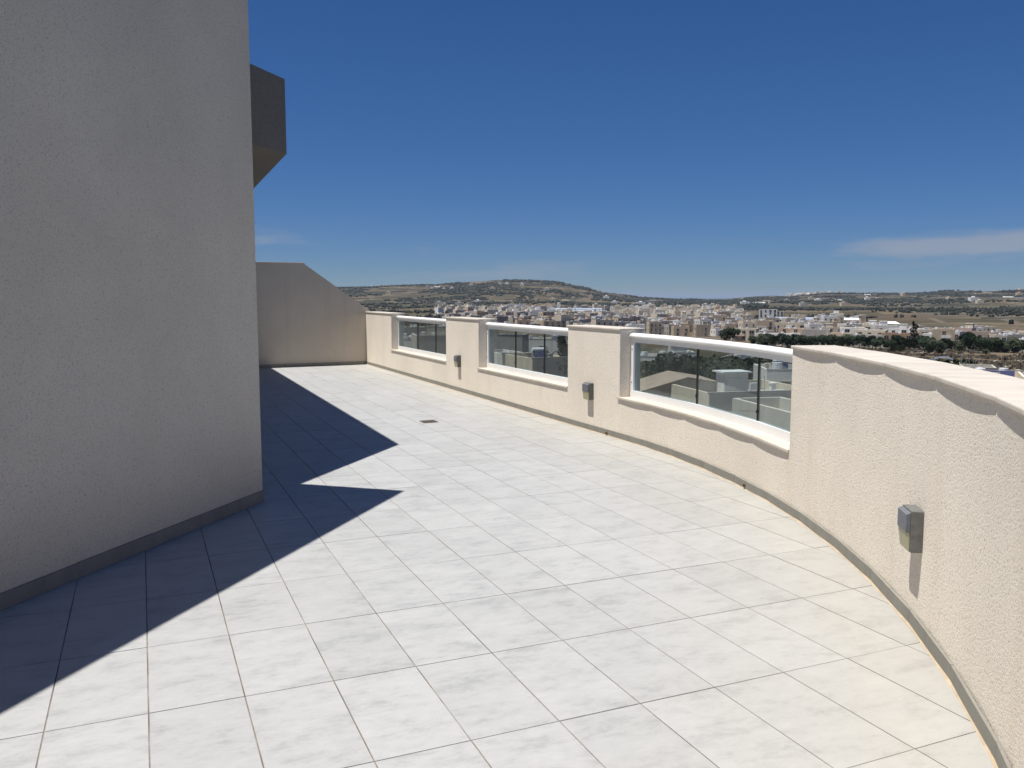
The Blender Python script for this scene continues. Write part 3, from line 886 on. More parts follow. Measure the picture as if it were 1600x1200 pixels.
# ---- row of houses along the far side of the scrub field
ROW = [  # px0, px1, y_top, D, wall, storeys, extras, description
    (1148, 1184, 511, 405, 'cream', 2, 'b', 'cream two-storey house with balcony behind the dark round tree'),
    (1186, 1238, 518, 350, 'white', 2, '', 'long low bluish white house at the left end of the tree belt'),
    (1222, 1256, 510, 392, 'peach', 3, 'b', 'peach painted house rising behind the long white house'),
    (1258, 1296, 511, 368, 'grey', 2, 'w', 'pale grey house with two wide dark openings'),
    (1297, 1329, 516, 362, 'sand', 2, 'b', 'sandstone house with arched-looking balcony front'),
    (1331, 1384, 518, 352, 'grey', 1, '', 'long grey single-storey house with a row of square windows'),
    (1342, 1384, 511, 386, 'cream', 2, '', 'pale upper house stepped back above the long grey one'),
    (1388, 1431, 515, 350, 'brick', 2, 'b', 'orange-brown brick house with a flat roof behind trees'),
    (1398, 1438, 508, 432, 'white', 2, 'h', 'white house with stair hut behind the orange-brown house'),
    (1438, 1466, 509, 398, 'cream', 2, '', 'cream house with small square windows beside the tall sand one'),
    (1447, 1459, 515, 353, 'white', 2, '', 'narrow bright white house front next to the bushes'),
    (1464, 1490, 508, 345, 'sand', 3, 'b', 'tall sand-coloured three-storey house with stacked balconies'),
    (1489, 1504, 511, 366, 'white', 2, 'w', 'narrow whitish blue house with one large dark window'),
    (1502, 1522, 506, 425, 'pink', 2, 'h', 'pinkish house with a stair hut on its roof'),
    (1520, 1560, 511, 372, 'brown', 2, 'b', 'brownish terraced house with dark balconies above the trees'),
    (1553, 1574, 514, 366, 'cream', 2, '', 'small cream house at the right end of the brownish terrace'),
    (1561, 1576, 515, 346, 'grey', 2, 'w', 'grey and white house with a dark recessed terrace'),
    (1578, 1602, 514, 384, 'slate', 2, '', 'dull slate-grey house with a low roof'),
    (1588, 1630, 520, 346, 'white', 1, 'b', 'pale blue-white low house behind the hedge at the end of the row'),
    (1606, 1642, 511, 405, 'cream', 2, 'b', 'cream house past the pale blue-white one'),
    (1160, 1206, 499, 476, 'sand', 3, '', 'long plain sandstone block above the first houses of the row'),
    (1214, 1281, 502, 480, 'cream', 2, '', 'very long low cream building with a flat parapet'),
    (1283, 1318, 508, 450, 'tan', 2, 'h', 'tan house with a stair hut between two rows'),
    (1318, 1350, 508, 440, 'white', 2, 'r', 'whitewashed house with roof tanks in the second row'),
    (1352, 1376, 503, 455, 'cream', 2, 'h', 'cream house with stair hut below the stone tower'),
    (1369, 1400, 504, 445, 'white', 2, 'h', 'bright white boxy house with a raised roof room'),
]
for px0, px1, yt, D, wl_, st, ex, lab in ROW:
    w_ = (px1 - px0) / F * D
    x, y = at_dist((px0 + px1) / 2, D); gz = tz(x, y)
    h_ = z_at(yt, D) - gz
    t = house('house', lab, 'house', w_, rnd.uniform(8, 12), h_, wl_, st, rnd, 'houses beyond the scrub field', balcony='b' in ex, hut='h' in ex,
              wins=(2 if 'w' in ex else None))
    place(t, (px0 + px1) / 2, D, rnd.uniform(-.22, .22))

# ---- tree belt in front of that row, field shrubs
belt = []
px = 1178
while px < 1860:
    big = rnd.random()
    D = rnd.uniform(318, 338)
    k = rnd.choice([0, 1, 2, 4, 0])
    if 1462 < px < 1486: k = 4
    sc = {0: .85, 1: .9, 2: .72, 4: .9}[k] * rnd.uniform(.8, 1.25)
    if 1425 < px < 1440: k, sc = 3, 1.15
    if 1505 < px < 1520: k, sc = 0, 1.2
    x, y = at_dist(px, D)
    put_tree(k, x, y, tz(x, y) - 0.3, sc, {0: 'rounded dark green tree', 1: 'spreading olive green tree', 2: 'tall rounded dark tree', 3: 'slender pointed dark tree', 4: 'small olive green tree'}[k]
             + ' in the belt between scrub field and houses', 'trees of the belt before the houses')
    px += rnd.uniform(5, 9.5)
for px, D, k, sc in ((1412, 300, 4, .6), (1457, 285, 4, .75), (1399, 290, 4, .5), (1474, 280, 1, .45), (1545, 296, 4, .45)):
    x, y = at_dist(px, D)
    put_tree(k, x, y, tz(x, y) - .2, sc, 'low green shrub standing alone in the dry scrub field', 'shrubs in the scrub field')
for px, D, k, sc in ((1137, 385, 1, 1.25), (1147, 392, 0, 1.1)):
    x, y = at_dist(px, D)
    put_tree(k, x, y, tz(x, y), sc, 'broad round tree rising above the handrail before the cream house', 'round trees by the cream house')

# ---- low dry plants and pale stones of the scrub field
r2 = random.Random(3)
tuft, stone = MB(), MB()
for _ in range(9000):
    px, D = r2.uniform(1180, 2100), r2.uniform(120, 325)
    x, y = at_dist(px, D)
    if mnoise.noise(Vector((x * .04, y * .04, 0))) < -0.12: continue
    z = tz(x, y); s_ = r2.uniform(.25, .8) * (1.3 if r2.random() < .15 else 1)
    for _k in range(3):
        a = r2.uniform(0, 6.28); dx, dy = math.cos(a) * s_, math.sin(a) * s_
        tuft.add([(x - dx, y - dy, z - .1), (x + dx, y + dy, z - .1), (x + dx * .6, y + dy * .6, z + s_ * .8), (x - dx * .6, y - dy * .6, z + s_ * .9)], [(0, 1, 2, 3)])
M['drygrass'] = leaf_mat('dry_scrub_plants', (0.20, 0.165, 0.12), (0.105, 0.092, 0.064))
tag(tuft.build('dry_scrub', M['drygrass']), 'dry brown grass and thistles of the scrub field', 'scrub', kind='stuff')
for _ in range(700):
    px, D = r2.uniform(1330, 1760), r2.uniform(180, 322)
    x, y = at_dist(px, D)
    if mnoise.noise(Vector((x * .03 + 9, y * .03, 0))) < 0.12: continue
    z = tz(x, y); s_ = r2.uniform(.15, .55)
    vs = [(x + r2.uniform(.6, 1) * s_ * cx_, y + r2.uniform(.6, 1) * s_ * cy_, z + (s_ * r2.uniform(.3, .7) if cz_ else -.1)) for cz_ in (0, 1) for cx_, cy_ in ((-1, -1), (1, -1), (1, 1), (-1, 1))]
    stone.add(vs, [(3, 2, 1, 0), (4, 5, 6, 7), (0, 1, 5, 4), (1, 2, 6, 5), (2, 3, 7, 6), (3, 0, 4, 7)])
tag(stone.build('field_stones', M['w_grey']), 'pale loose stones and rubble in the scrub field', 'stones', kind='stuff')

# ---- town: prototypes, then copies; the far rest as one mass
KIND = [('cream', 'small cream flat-roofed town house'), ('white', 'white painted flat-roofed town house'), ('sand', 'sandstone flat-roofed town house'),
        ('grey', 'grey concrete town house'), ('tan', 'tan limestone town house'), ('peach', 'peach coloured town house'), ('slate', 'dark slate-grey town block'),
        ('brown', 'brown stone town house'), ('pink', 'pinkish town house')]
WEIGHT = [30, 24, 18, 12, 9, 6, 3, 3, 4]
protos = {}
for wl_, lab in KIND:
    for var in range(2):
        w_, d_, h_, st = (9.5, 10.5, 7.4, 2) if var == 0 else (13.0, 11.0, 10.6, 3)
        lb = lab + (' of two storeys in the dense valley town' if var == 0 else ' of three storeys in the dense valley town')
        protos[(wl_, var)] = [house('town_house', lb, 'house', w_, d_, h_, wl_, st, random.Random(100 + len(protos)), 'houses of the valley town', hut=(var == 0 or wl_ == 'white'), heater=(var == 1)), False]
spots = []
r3 = random.Random(21)
cells = {}
def free(x, y, m_):
    cx_, cy_ = int(x // 16), int(y // 16)
    for i in (-1, 0, 1):
        for j in (-1, 0, 1):
            for (a, b) in cells.get((cx_ + i, cy_ + j), []):
                if (a - x) ** 2 + (b - y) ** 2 < m_ * m_: return False
    return True
for _ in range(30000):
    D = math.sqrt(r3.uniform(450 ** 2, 1500 ** 2))
    px = r3.uniform(560, 1680)
    lo = 905 if D < 520 else 760 if D < 640 else 700 if D < 800 else 684
    hi = 1150 if D < 452 else 1680 if D < 490 else 1420 if D < 560 else 1345 if D < 720 else 1250 if D < 900 else 1160
    if D > 1100: hi = 1150 - (D - 1100) * 0.30
    if not (lo < px < hi): continue
    if 838 < px < 948 and 900 < D < 1210: continue
    if 1170 < px < 1285 and 600 < D < 910: continue
    x, y = at_dist(px, D)
    if D > 850 and mnoise.noise(Vector((x * .006, y * .006, 4))) < -0.28: continue
    if px > 1400 and r3.random() < .45: continue
    if D > 1000 and r3.random() < (D - 1000) / 420: continue
    if D > 760 and mnoise.noise(Vector((x * .011, y * .011, 8))) < -0.12: continue
    if not free(x, y, 10.9): continue
    cells.setdefault((int(x // 16), int(y // 16)), []).append((x, y))
    spots.append((D, x, y))
spots.sort()
mass = MB(); mass_m = [M['w_' + k] for k, _ in KIND] + [M['roof']]
n_ind = 0
for D, x, y in spots:
    wl_ = r3.choices([k for k, _ in KIND], WEIGHT)[0]
    var = 1 if r3.random() < 0.30 else 0
    rz = -math.atan2(x, y) + R_(18) + r3.choice([0, 0, math.pi / 2, -math.pi / 2]) + r3.uniform(-.15, .15) + 0.5 * mnoise.noise(Vector((x * .004, y * .004, 1)))
    sc, sz = r3.uniform(.50, 0.90), r3.uniform(.40, .86)
    if math.atan2(x, y) > R_(21.0): sz = r3.uniform(.40, .58)
    z = tz(x, y)
    if n_ind < 282:
        pr = protos[(wl_, var)]
        o = pr[0] if not pr[1] else copy_tree(pr[0]); pr[1] = True
        o.location = (x, y, z); o.rotation_euler = (0, 0, rz); o.scale = (sc, sc, sz)
        n_ind += 1
    else:
        mi = [k for k, _ in KIND].index(wl_)
        w_, d_, h_ = ((9.5, 10.5, 7.4) if var == 0 else (13, 11, 10.6)); w_, d_, h_ = w_ * sc / 2, d_ * sc / 2, h_ * sz
        c_, s_ = math.cos(rz), math.sin(rz)
        def tr(px_, py_): return (x + c_ * px_ - s_ * py_, y + s_ * px_ + c_ * py_)
        P4 = [tr(-w_, -d_), tr(w_, -d_), tr(w_, d_), tr(-w_, d_)]
        mass.prism(P4, z - 3, z + h_, mi); 
        hx, hy = r3.uniform(-.4, .4) * w_, r3.uniform(-.4, .4) * d_
        mass.prism([tr(hx - 1.7, hy - 1.7), tr(hx + 1.7, hy - 1.7), tr(hx + 1.7, hy + 1.7), tr(hx - 1.7, hy + 1.7)], z + h_ + .01, z + h_ + r3.uniform(1, 2.4), r3.randrange(0, 4))
        ix = .88
        mass.add([(*tr(-w_ * ix, -d_ * ix), z + h_ + .02), (*tr(w_ * ix, -d_ * ix), z + h_ + .02), (*tr(w_ * ix, d_ * ix), z + h_ + .02), (*tr(-w_ * ix, d_ * ix), z + h_ + .02)], [(0, 1, 2, 3)], len(KIND))
for (wl_, var), pr in protos.items():
    if not pr[1]:
        for c in KIDS[pr[0].name]: bpy.data.objects.remove(c)
        bpy.data.objects.remove(pr[0])
tag(mass.build('distant_town', mass_m), 'far mass of small pale houses of the valley town', 'town', kind='stuff')

# ---- landmarks
def slab_block(name, label, cat, px0, px1, yt, D, d_, mat, **kw):
    w_ = (px1 - px0) / F * D; x, y = at_dist((px0 + px1) / 2, D)
    t = house(name, label, cat, w_, d_, z_at(yt, D) - tz(x, y), mat, **kw)
    return place(t, (px0 + px1) / 2, D, kw.get('rz', 0) if False else 0.0)
t = slab_block('apartment_tower', 'tall white apartment block standing above the valley town', 'building', 1188, 1214, 482.5, 780, 14, 'white', storeys=5, wins=4, tank=False)
t = slab_block('apartment_tower', 'grey apartment block joined behind the tall white one', 'building', 1214, 1225, 485, 800, 14, 'grey', storeys=5, wins=2, tank=False)
def shed(label, px0, px1, yt, D, dep, mat, roof_mat, rz=0.0):
    w_ = (px1 - px0) / F * D; x, y = at_dist((px0 + px1) / 2, D); h_ = z_at(yt, D) - tz(x, y)
    t = thing('shed', label, 'shed', group='long sheds at the edge of the town')
    a, b = w_ / 2, dep / 2
    MB().box(-a, a, -b, b, -2, h_ - 1.6).build('wall', mat, t)
    mb = MB(); mb.add([(-a - .5, -b - .5, h_ - 1.59), (a + .5, -b - .5, h_ - 1.59), (a + .5, 0, h_), (-a - .5, 0, h_), (-a - .5, b + .5, h_ - 1.59), (a + .5, b + .5, h_ - 1.59)],
                      [(0, 1, 2, 3), (3, 2, 5, 4), (0, 3, 4), (1, 5, 2)])
    mb.build('roof', roof_mat, t)
    n = max(2, int(w_ / 9))
    for i in range(n):
        link('window', win_mesh(1.9, 1.5, 'pane'), t, (-a + w_ * (i + .5) / n, -b, (h_ - 1.6) * .45))
    place(t, (px0 + px1) / 2, D, rz); return t
shed('low warehouse with a broad blue-grey roof beside the white apartment block', 1216, 1272, 493.5, 740, 40, M['w_slate'], M['bluegrey'])
shed('nearest long shed with grey-green sheet roof at the left of the town', 843, 905, 489, 960, 14, M['w_slate'], M['bluegrey'])
shed('second long shed with grey-green sheet roof behind the nearest one', 850, 925, 486, 1040, 14, M['w_grey'], M['bluegrey'])
shed('third long shed with pale wall near the dark trees', 872, 940, 483.5, 1120, 14, M['w_white'], M['bluegrey'])
shed('farthest long shed at the foot of the hill', 862, 940, 481, 1200, 14, M['w_slate'], M['bluegrey'])
# stone tower and white tents
x, y = at_dist(1349, 520); gz = tz(x, y)
t = thing('stone_tower', 'slim pale stone tower among the houses', 'tower', (x, y, gz))
h_ = z_at(489, 520) - gz
MB().box(-1.4, 1.4, -1.4, 1.4, -1, h_ - 1).build('shaft', M['w_sand'], t)
MB().box(-1.7, 1.7, -1.7, 1.7, h_ - .999, h_ - .5).box(-1.2, 1.2, -1.2, 1.2, h_ - .499, h_).build('cornice', M['w_tan'], t)
for px, D, w_, lab in ((1328, 600, 8.5, 'white peaked marquee tent near the stone tower'), (1391, 560, 6.0, 'white flat marquee tent behind the bright white house'), (1188, 1900, 26, 'bright white tent roof in the far green valley')):
    x, y = at_dist(px, D); gz = tz(x, y); hh = z_at({1328: 494, 1391: 498.5, 1188: 472}[px], D) - gz
    t = thing('marquee', lab, 'tent', (x, y, gz), -math.atan2(x, y))
    MB().add([(-w_, -4, hh - 1.3), (w_, -4, hh - 1.3), (w_, 4, hh - 1.3), (-w_, 4, hh - 1.3), (-w_ * .6, 0, hh), (w_ * .6, 0, hh)], [(0, 1, 5, 4), (1, 2, 5), (2, 3, 4, 5), (3, 0, 4)]).build('roof', M['tank'], t)
    for sx in (-1, 1):
        for sy in (-1, 1): MB().box(sx * w_ * .97 - .15, sx * w_ * .97 + .15, sy * 3.8 - .15, sy * 3.8 + .15, -1, hh - 1.301).build('pole', M['steel'], t)

# ---- village on the ridge and farmhouses on the hills
rv = MB(); r4 = random.Random(5)
for _ in range(150):
    if r4.random() < 0.5: px, D = r4.triangular(1228, 1330, 1262), r4.uniform(3350, 3620)
    else: px, D = r4.uniform(540, 1640), r4.uniform(1750, 3300)
    if 940 < px < 1140 and D > 2700: continue
    x, y = at_dist(px, D); z = tz(x, y); w_, d_, h_ = r4.uniform(4, 9), r4.uniform(4, 8), r4.uniform(4, 9)
    if r4.random() < .18 and D < 3300: w_, h_ = r4.uniform(18, 36), 3.5
    mi = r4.choice([0, 1, 1, 2, 3])
    rv.box(x - w_, x + w_, y - d_, y + d_, z - 6, z + h_, mi)
    rv.box(x - w_ * .4, x + w_ * .3, y - d_ * .4, y + d_ * .3, z + h_ + .01, z + h_ + 2.2, mi)
tag(rv.build('hill_farmhouses', [M['w_cream'], M['w_white'], M['w_sand'], M['w_grey']]), 'tiny pale farmhouses and villages scattered over the far hills', 'houses', kind='stuff')

# ---- rubble walls between the terraced fields, far too many and thin to pick apart
rw = MB(); r6 = random.Random(17)
for _ in range(600):
    px, D = r6.uniform(420, 2500), math.sqrt(r6.uniform(900 ** 2, 3300 ** 2))
    if px < 1330 and D < 1650: continue
    L, an = r6.uniform(30, 110), r6.gauss(0, .22)
    x, y = at_dist(px, D); th = math.atan2(x, y); ux, uy = math.cos(-th + an), math.sin(-th + an)
    n = 6; h_ = r6.uniform(.9, 2.0); pts = []
    for k in range(n + 1):
        q = (k / n - .5) * L; pts.append((x + ux * q, y + uy * q))
    for (ax_, ay_), (bx_, by_) in zip(pts[:-1], pts[1:]):
        za, zb = tz(ax_, ay_), tz(bx_, by_); ex, ey = -uy * .4, ux * .4
        rw.add([(ax_ - ex, ay_ - ey, za - 1), (bx_ - ex, by_ - ey, zb - 1), (bx_ + ex, by_ + ey, zb - 1), (ax_ + ex, ay_ + ey, za - 1),
                (ax_ - ex, ay_ - ey, za + h_), (bx_ - ex, by_ - ey, zb + h_), (bx_ + ex, by_ + ey, zb + h_), (ax_ + ex, ay_ + ey, za + h_)],
               [(4, 5, 6, 7), (0, 1, 5, 4), (1, 2, 6, 5), (2, 3, 7, 6), (3, 0, 4, 7)])
tag(rw.build('rubble_walls', M['rubble']), 'thin pale rubble walls between the far terraced fields', 'walls', kind='stuff')

# ---- scrub and trees on the hills, one far mass
ico = []
bmi = bmesh.new(); bmesh.ops.create_icosphere(bmi, subdivisions=1, radius=1.0)
bmi.verts.ensure_lookup_table()
IV = np.array([v.co[:] for v in bmi.verts]); IF = np.array([[v.index for v in f.verts] for f in bmi.faces]); bmi.free()
r5 = np.random.default_rng(9)
N = 150000
pxs = r5.uniform(380, 2700, N); Ds = np.sqrt(r5.uniform(520 ** 2, 3800 ** 2, N))
azv = np.arctan2((pxs - 800) / F, 1 / math.cos(PIT))
xs, ys = np.sin(azv) * Ds, np.cos(azv) * Ds
keep = []
for i in range(N):
    D = Ds[i]
    if D < 1450 and not free(xs[i], ys[i], 5.2): continue
    v = mnoise.noise(Vector((xs[i] * .0042, ys[i] * .0060, 2.0))) + 0.6 * mnoise.noise(Vector((xs[i] * .013, ys[i] * .017, 7.0))) + 0.35 * mnoise.noise(Vector((xs[i] * .05, ys[i] * .05, 3.0)))
    th = 0.06
    if 3000 < D < 3500: th = -0.02
    if 1500 < D < 2000 and 930 < pxs[i] < 1300: th = -0.25
    if pxs[i] > 1200: th = 0.16
    if D < 1450 and pxs[i] < 1300: th = 0.10
    if 1330 < pxs[i] and 500 < D < 1050: th = 0.52
    if v > th: keep.append(i)
keep = keep[:30000]
vs_all, fs_all = [], []
for n_, i in enumerate(keep):
    big = 1.0 + 0.35 * (Ds[i] > 2000)
    sx, sy, sz_ = r5.uniform(2.0, 5.5) * big, r5.uniform(2.0, 5.0) * big, r5.uniform(1.6, 4.0)
    if Ds[i] < 1450: sx, sy, sz_ = sx * .5, sy * .5, sz_ * .9
    z = tz(xs[i], ys[i])
    jit = r5.uniform(.65, 1.25, (len(IV), 1))
    vs_all.append(IV * jit * [sx, sy, sz_] + [xs[i], ys[i], z + sz_ * .35]); fs_all.append(IF + n_ * len(IV))
me = bpy.data.meshes.new('hill_scrub')
me.from_pydata(np.concatenate(vs_all).tolist(), [], np.concatenate(fs_all).tolist())
me.materials.append(M['scrub'])
tag(link('hill_scrub', me), 'dark green scrub and trees covering the far hills and valley', 'scrub', kind='stuff')

# ------------------------------------------------------------------ roofs just below the terrace
def clutter(t, w_, d_, h_):
    """what stands on these roofs: vents, air-conditioning boxes, aerials, pipes, a drying line"""
    a, b, z0 = w_ / 2 - .5, d_ / 2 - .5, h_ - .73
    if a < .6: return
    R4 = rnd.random
    for _ in range(2 + int(w_ / 4)):
        x, y = rnd.uniform(-a, a), rnd.uniform(-b, b)
        k = R4()
        if k < .35:
            MB().box(x - .42, x + .42, y - .18, y + .18, z0 + .08, z0 + .72).box(x - .4, x - .3, y - .17, y + .17, z0, z0 + .079).box(x + .3, x + .4, y - .17, y + .17, z0, z0 + .079).build('air_conditioner', M['tank'], t)
        elif k < .6:
            MB().box(x - .2, x + .2, y - .2, y + .2, z0, z0 + .95).box(x - .27, x + .27, y - .27, y + .27, z0 + .951, z0 + 1.02).build('vent', M['w_' + rnd.choice(['cream', 'white', 'grey'])], t)
        elif k < .85:
            mb = MB().bar((x, y, z0), (x, y, z0 + 2.6), .025, 0, 5)
            for q in range(5): mb.bar((x - .35 + .04 * q, y - .4 + .2 * q, z0 + 2.5), (x + .35 - .04 * q, y - .4 + .2 * q, z0 + 2.5), .012, 0, 4)
            mb.bar((x, y - .45, z0 + 2.5), (x, y + .45, z0 + 2.5), .015, 0, 4)
            mb.build('aerial', M['steel'], t)
        else:
            MB().cyl((x, y), .45, z0, z0 + 1.0, 12).cyl((x, y), .2, z0 + 1.001, z0 + 1.08, 10).build('water_tank', M['tank'], t)
    mb = MB().bar((-a, -b * .5, z0), (-a, -b * .5, z0 + 1.7), .03, 0, 5).bar((a * .3, -b * .5, z0), (a * .3, -b * .5, z0 + 1.7), .03, 0, 5)
    mb.bar((-a, -b * .5, z0 + 1.65), (a * .3, -b * .5, z0 + 1.65), .008, 0, 4)
    mb.build('drying_line', M['steel'], t)
    MB().bar((-a, b * .8, z0 + .08), (a, b * .8, z0 + .08), .05, 0, 6).build('roof_pipe', M['steel'], t)
    n = max(3, int(w_ / 1.1))
    mb = MB().box(-w_ / 2 - .03, w_ / 2 + .03, -d_ / 2 - .03, -d_ / 2 + .25, h_ + .001, h_ + .06)
    mb.build('parapet_cap', M['roof'], t)

def near(px0, px1, yt, D, d_, mat, lab, rz=0.0, **kw):
    w_ = (px1 - px0) / F * D; x, y = at_dist((px0 + px1) / 2, D)
    n = math.hypot(x, y); x, y = x * (1 + d_ / 2 / n), y * (1 + d_ / 2 / n)      # yt is the front edge
    gz = tz(x, y)
    t = house(kw.pop('name', 'house'), lab, 'house', w_, d_, z_at(yt, D) - gz, mat, kw.pop('storeys', 2), rnd, **kw)
    t.location = (x, y, gz); t.rotation_euler = (0, 0, -math.atan2(x, y) + rz)
    clutter(t, w_, d_, z_at(yt, D) - gz)
    return t
# seen through the curved balustrade
t = near(1064, 1250, 607, 70, 9, 'cream', 'cream house with a white box on its flat roof below the curved balustrade', R_(28), tank=False)
zt = z_at(607, 70)
hx, hy = at_dist(1147, 76)
hb = thing('roof_box', 'white box hut with an overhanging lid on the cream flat roof', 'hut', (hx, hy, zt - 0.735), -math.atan2(hx, hy) + R_(28))
MB().box(-1.1, 1.1, -.8, .8, 0, 1.75).build('wall', M['w_white'], hb)
MB().box(-1.35, 1.35, -1.05, 1.05, 1.751, 1.88).build('lid', M['tank'], hb)
gx, gy = at_dist(1040, 78); gz = z_at(584, 78)
gb = thing('house', 'low sandy house with a lean-to roof below the curved balustrade', 'house', (gx, gy, -13), -math.atan2(gx, gy) + R_(15))
H0 = gz + 13
MB().add([(-4.2, -3, -1), (4, -3, -1), (4, 3, -1), (-4.2, 3, -1), (-4.2, -3, H0 - 1.6), (4, -3, H0 - .5), (4, 3, H0 - .5), (-4.2, 3, H0 - 1.6), (1.2, -3, H0 - .05), (1.2, 3, H0 - .05)],
         [(0, 1, 5, 8, 4), (2, 3, 7, 9, 6), (1, 2, 6, 5), (3, 0, 4, 7)]).build('wall', M['w_tan'], gb)
MB().add([(-4.5, -3.3, H0 - 1.65), (1.2, -3.3, H0), (1.2, 3.3, H0), (-4.5, 3.3, H0 - 1.65), (4.3, -3.3, H0 - .5), (4.3, 3.3, H0 - .5),
          (-4.5, -3.3, H0 - 1.53), (1.2, -3.3, H0 + .12), (1.2, 3.3, H0 + .12), (-4.5, 3.3, H0 - 1.53), (4.3, -3.3, H0 - .38), (4.3, 3.3, H0 - .38)],
         [(3, 2, 1, 0), (2, 5, 4, 1), (6, 7, 8, 9), (7, 10, 11, 8), (0, 1, 7, 6), (1, 4, 10, 7), (3, 0, 6, 9), (4, 5, 11, 10), (2, 3, 9, 8), (5, 2, 8, 11)]).build('roof', M['w_brown'], gb, fix=True)
for px, w2 in ((1020, 0), (1058, 1)):
    link('window', win_mesh(1.1, 1.3, 'pane'), gb, (-2.2 + 4 * w2, -3, H0 - 4.6))
near(998, 1046, 556, 132, 8, 'white', 'white house with two water tanks behind the trees', R_(-8), tank=True)
near(1050, 1084, 549, 165, 8, 'white', 'white house front with stair hut beyond the leafy trees', R_(10), hut=True)
near(1136, 1192, 556, 150, 9, 'grey', 'pale grey flat roof behind the leafy trees', R_(-12), heater=True)
near(1192, 1265, 572, 96, 8, 'white', 'pale house with roof terrace and water tank near the solid parapet', R_(12), tank=True, heater=True)
near(1196, 1290, 640, 40, 7, 'grey', 'grey house roof close below the curved balustrade', R_(30), tank=False, storeys=2)
# seen through the middle balustrade
near(781, 822, 523, 104, 5, 'grey', 'grey concrete stair tower with sloping side seen through the middle balustrade', R_(-10), tank=False, rows=False)
near(764, 808, 552, 92, 7, 'white', 'whitish low roof terrace in front of the grey stair tower', R_(22), tank=False)
near(806, 872, 559, 86, 7, 'cream', 'cream flat-roofed house with solar water heater on it', R_(25), heater=True, tank=False)
near(815, 900, 530, 175, 10, 'white', 'white house with huts beyond the solar heater', R_(-15), hut=True, heater=True)
near(745, 785, 528, 190, 9, 'cream', 'cream house behind the grey stair tower', R_(8), hut=True)
# seen through the far balustrade
near(645, 720, 524, 112, 9, 'grey', 'long blank grey wall seen through the far balustrade', R_(6), rows=False, tank=False)
near(612, 655, 529, 125, 8, 'white', 'white roof slab house seen through the far balustrade', R_(-10))
near(622, 662, 511, 250, 9, 'cream', 'cream house with dark windows beyond the white slab roof', R_(12), storeys=2)
near(668, 705, 510, 270, 9, 'tan', 'tan house beyond the long blank wall', R_(-8), hut=True)
near(700, 742, 513, 260, 9, 'white', 'white house hidden partly by the pier with the small light', R_(5))
# beyond the solid parapet
near(1405, 1500, 559, 128, 8, 'cream', 'cream flat roof with a covered arch and dish above the parapet', R_(6), tank=False)
ax, ay = at_dist(1479, 132); az_ = z_at(559, 128) - .74
ar = thing('vaulted_cover', 'slate-blue arched cover on the cream flat roof', 'canopy', (ax, ay, az_), -math.atan2(ax, ay))
mb = MB(); n = 12
for k in range(n + 1):
    a = math.pi * k / n
    mb.v += [(-1.7 * math.cos(a), -1.6, .45 + 1.15 * math.sin(a)), (-1.7 * math.cos(a), 1.6, .45 + 1.15 * math.sin(a))]
for k in range(n): mb.f.append((2 * k, 2 * k + 2, 2 * k + 3, 2 * k + 1)); mb.m.append(0)
mb.build('cover', M['tarp'], ar, smooth=True)
for sx in (-1.65, 1.65):
    for sy in (-1.5, 1.5): MB().bar((sx, sy, 0), (sx, sy, .5), .06).build('post', M['steel'], ar)
dx, dy = at_dist(1461, 129)
ds_ = thing('satellite_dish', 'white round satellite dish on the cream flat roof', 'dish', (dx, dy, az_), -math.atan2(dx, dy) + .3)
mb = MB(); rings = [(0.0, .12), (.22, .10), (.42, .04), (.55, -.04)]
for rr, yy in rings: mb.v += [(rr * math.cos(6.283 * i / 14), yy, 1.05 + rr * math.sin(6.283 * i / 14)) for i in range(14)]
for k in range(3):
    for i in range(14): mb.f.append((k * 14 + i, k * 14 + (i + 1) % 14, (k + 1) * 14 + (i + 1) % 14, (k + 1) * 14 + i)); mb.m.append(0)
mb.build('reflector', M['tank'], ds_, smooth=True)
MB().bar((0, .14, 0), (0, .14, 1.05), .04).build('mast', M['steel'], ds_)
near(1512, 1555, 561, 112, 6, 'grey', 'grey blockwork roof with stacked boxes beyond the parapet', R_(4), tank=False, heater=False)
near(1545, 1600, 568, 118, 7, 'slate', 'dark roof with blue-grey lift box beyond the parapet', R_(-6), hut=False)
near(1625, 1712, 560, 84, 8, 'white', 'bright white wall beside the solar panels', R_(4), tank=False)
t = near(1505, 1596, 575, 84, 9, 'cream', 'cream roof carrying a row of blue solar panels', R_(3), tank=False)
zt = z_at(575, 84) - .50
for i in range(5):
    sx, sy = at_dist(1523 + i * 15, 87)
    pn = thing('solar_panel', 'tilted blue solar panel in the row on the cream roof', 'solar panel', (sx, sy, zt), -math.atan2(sx, sy), 'solar panels on the cream roof')
    MB().add([(-.47, -.5, .25), (.47, -.5, .25), (.47, .45, .95), (-.47, .45, .95), (-.47, -.5, .21), (.47, -.5, .21), (.47, .45, .91), (-.47, .45, .91)],
             [(0, 1, 2, 3), (7, 6, 5, 4), (0, 4, 5, 1), (1, 5, 6, 2), (2, 6, 7, 3), (3, 7, 4, 0)]).build('panel', M['solar'], pn)
    MB().bar((-.4, .4, 0), (-.4, .4, .88), .03).bar((.4, .4, 0), (.4, .4, .88), .03).bar((-.4, -.45, 0), (-.4, -.45, .23), .03).bar((.4, -.45, 0), (.4, -.45, .23), .03).build('stand', M['steel'], pn)

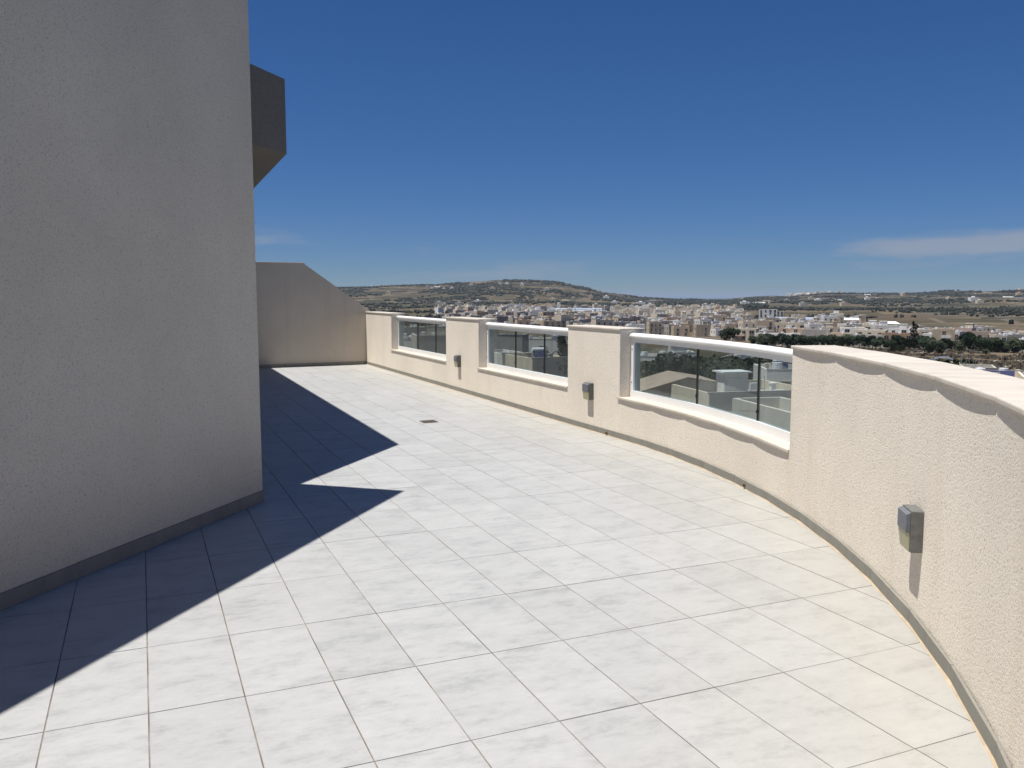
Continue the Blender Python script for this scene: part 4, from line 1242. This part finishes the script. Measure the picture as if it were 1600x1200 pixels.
near(1700, 1790, 566, 120, 9, 'cream', 'cream house with roof huts past the bright white wall', R_(8), hut=True)
near(1800, 1905, 578, 96, 10, 'sand', 'sandstone house with drying line past the cream house', R_(-6), heater=True)
near(1930, 2040, 560, 140, 10, 'white', 'white house at the edge of the scrub field', R_(12), hut=True)
near(2060, 2200, 590, 84, 10, 'grey', 'grey rendered house close to the block at the side', R_(-8))
near(2230, 2400, 575, 110, 11, 'peach', 'peach house with a flat roof beside the grey rendered one', R_(5), hut=True)
# trees among the near roofs
for px, D, k, yt in ((1022, 118, 4, 566), (1048, 112, 2, 548), (1066, 118, 0, 556), (1088, 112, 2, 552), (1108, 116, 0, 554), (1130, 110, 1, 560), (1150, 114, 0, 552), (1176, 112, 2, 553), (1196, 118, 4, 560)):
    x, y = at_dist(px, D); gz = tz(x, y); hgt = {0: 5.5, 1: 4.8, 2: 6.5, 3: 8.5, 4: 4.2}[k]
    put_tree(k, x, y, gz, (z_at(yt, D) - gz) / hgt, 'leafy green tree behind the cream house seen through the curved balustrade', 'trees behind the cream house')
for px, D, k, yt in ((884, 88, 3, 528), (868, 96, 2, 545)):
    x, y = at_dist(px, D); gz = tz(x, y); hgt = {2: 6.5, 3: 8.5}[k]
    o = put_tree(k, x, y, gz, (z_at(yt, D) - gz) / hgt, 'tall dark green tree beside the solar heater house' if k == 3 else 'shorter dark tree beside the tall one by the solar heater house', 'dark trees through the middle balustrade')
for px, D, k, yt in ((1499, 126, 4, 556),):
    x, y = at_dist(px, D); gz = tz(x, y)
    put_tree(k, x, y, gz, (z_at(yt, D) - gz) / 4.2, 'dark bush at the end of the cream flat roof', 'bush by the cream roof')
for k in range(5):
    if k not in used_tree:
        for c in KIDS[TREES[k].name]: bpy.data.objects.remove(c)
        bpy.data.objects.remove(TREES[k])

# ------------------------------------------------------------------ air
haze = MB().box(-60500, 60500, -400, 60500, -77.5, 80).build('haze', bpy.data.materials.new('summer_haze'))
hm = haze.data.materials[0]; hm.use_nodes = True
hm.node_tree.nodes.clear()
pv = hm.node_tree.nodes.new('ShaderNodeVolumePrincipled'); ho = hm.node_tree.nodes.new('ShaderNodeOutputMaterial')
pv.inputs['Color'].default_value = (0.50, 0.62, 0.80, 1)
pv.inputs['Density'].default_value = 0.00005
pv.inputs['Anisotropy'].default_value = 0.0
hm.node_tree.links.new(pv.outputs[0], ho.inputs['Volume'])
tag(haze, kind='stuff')
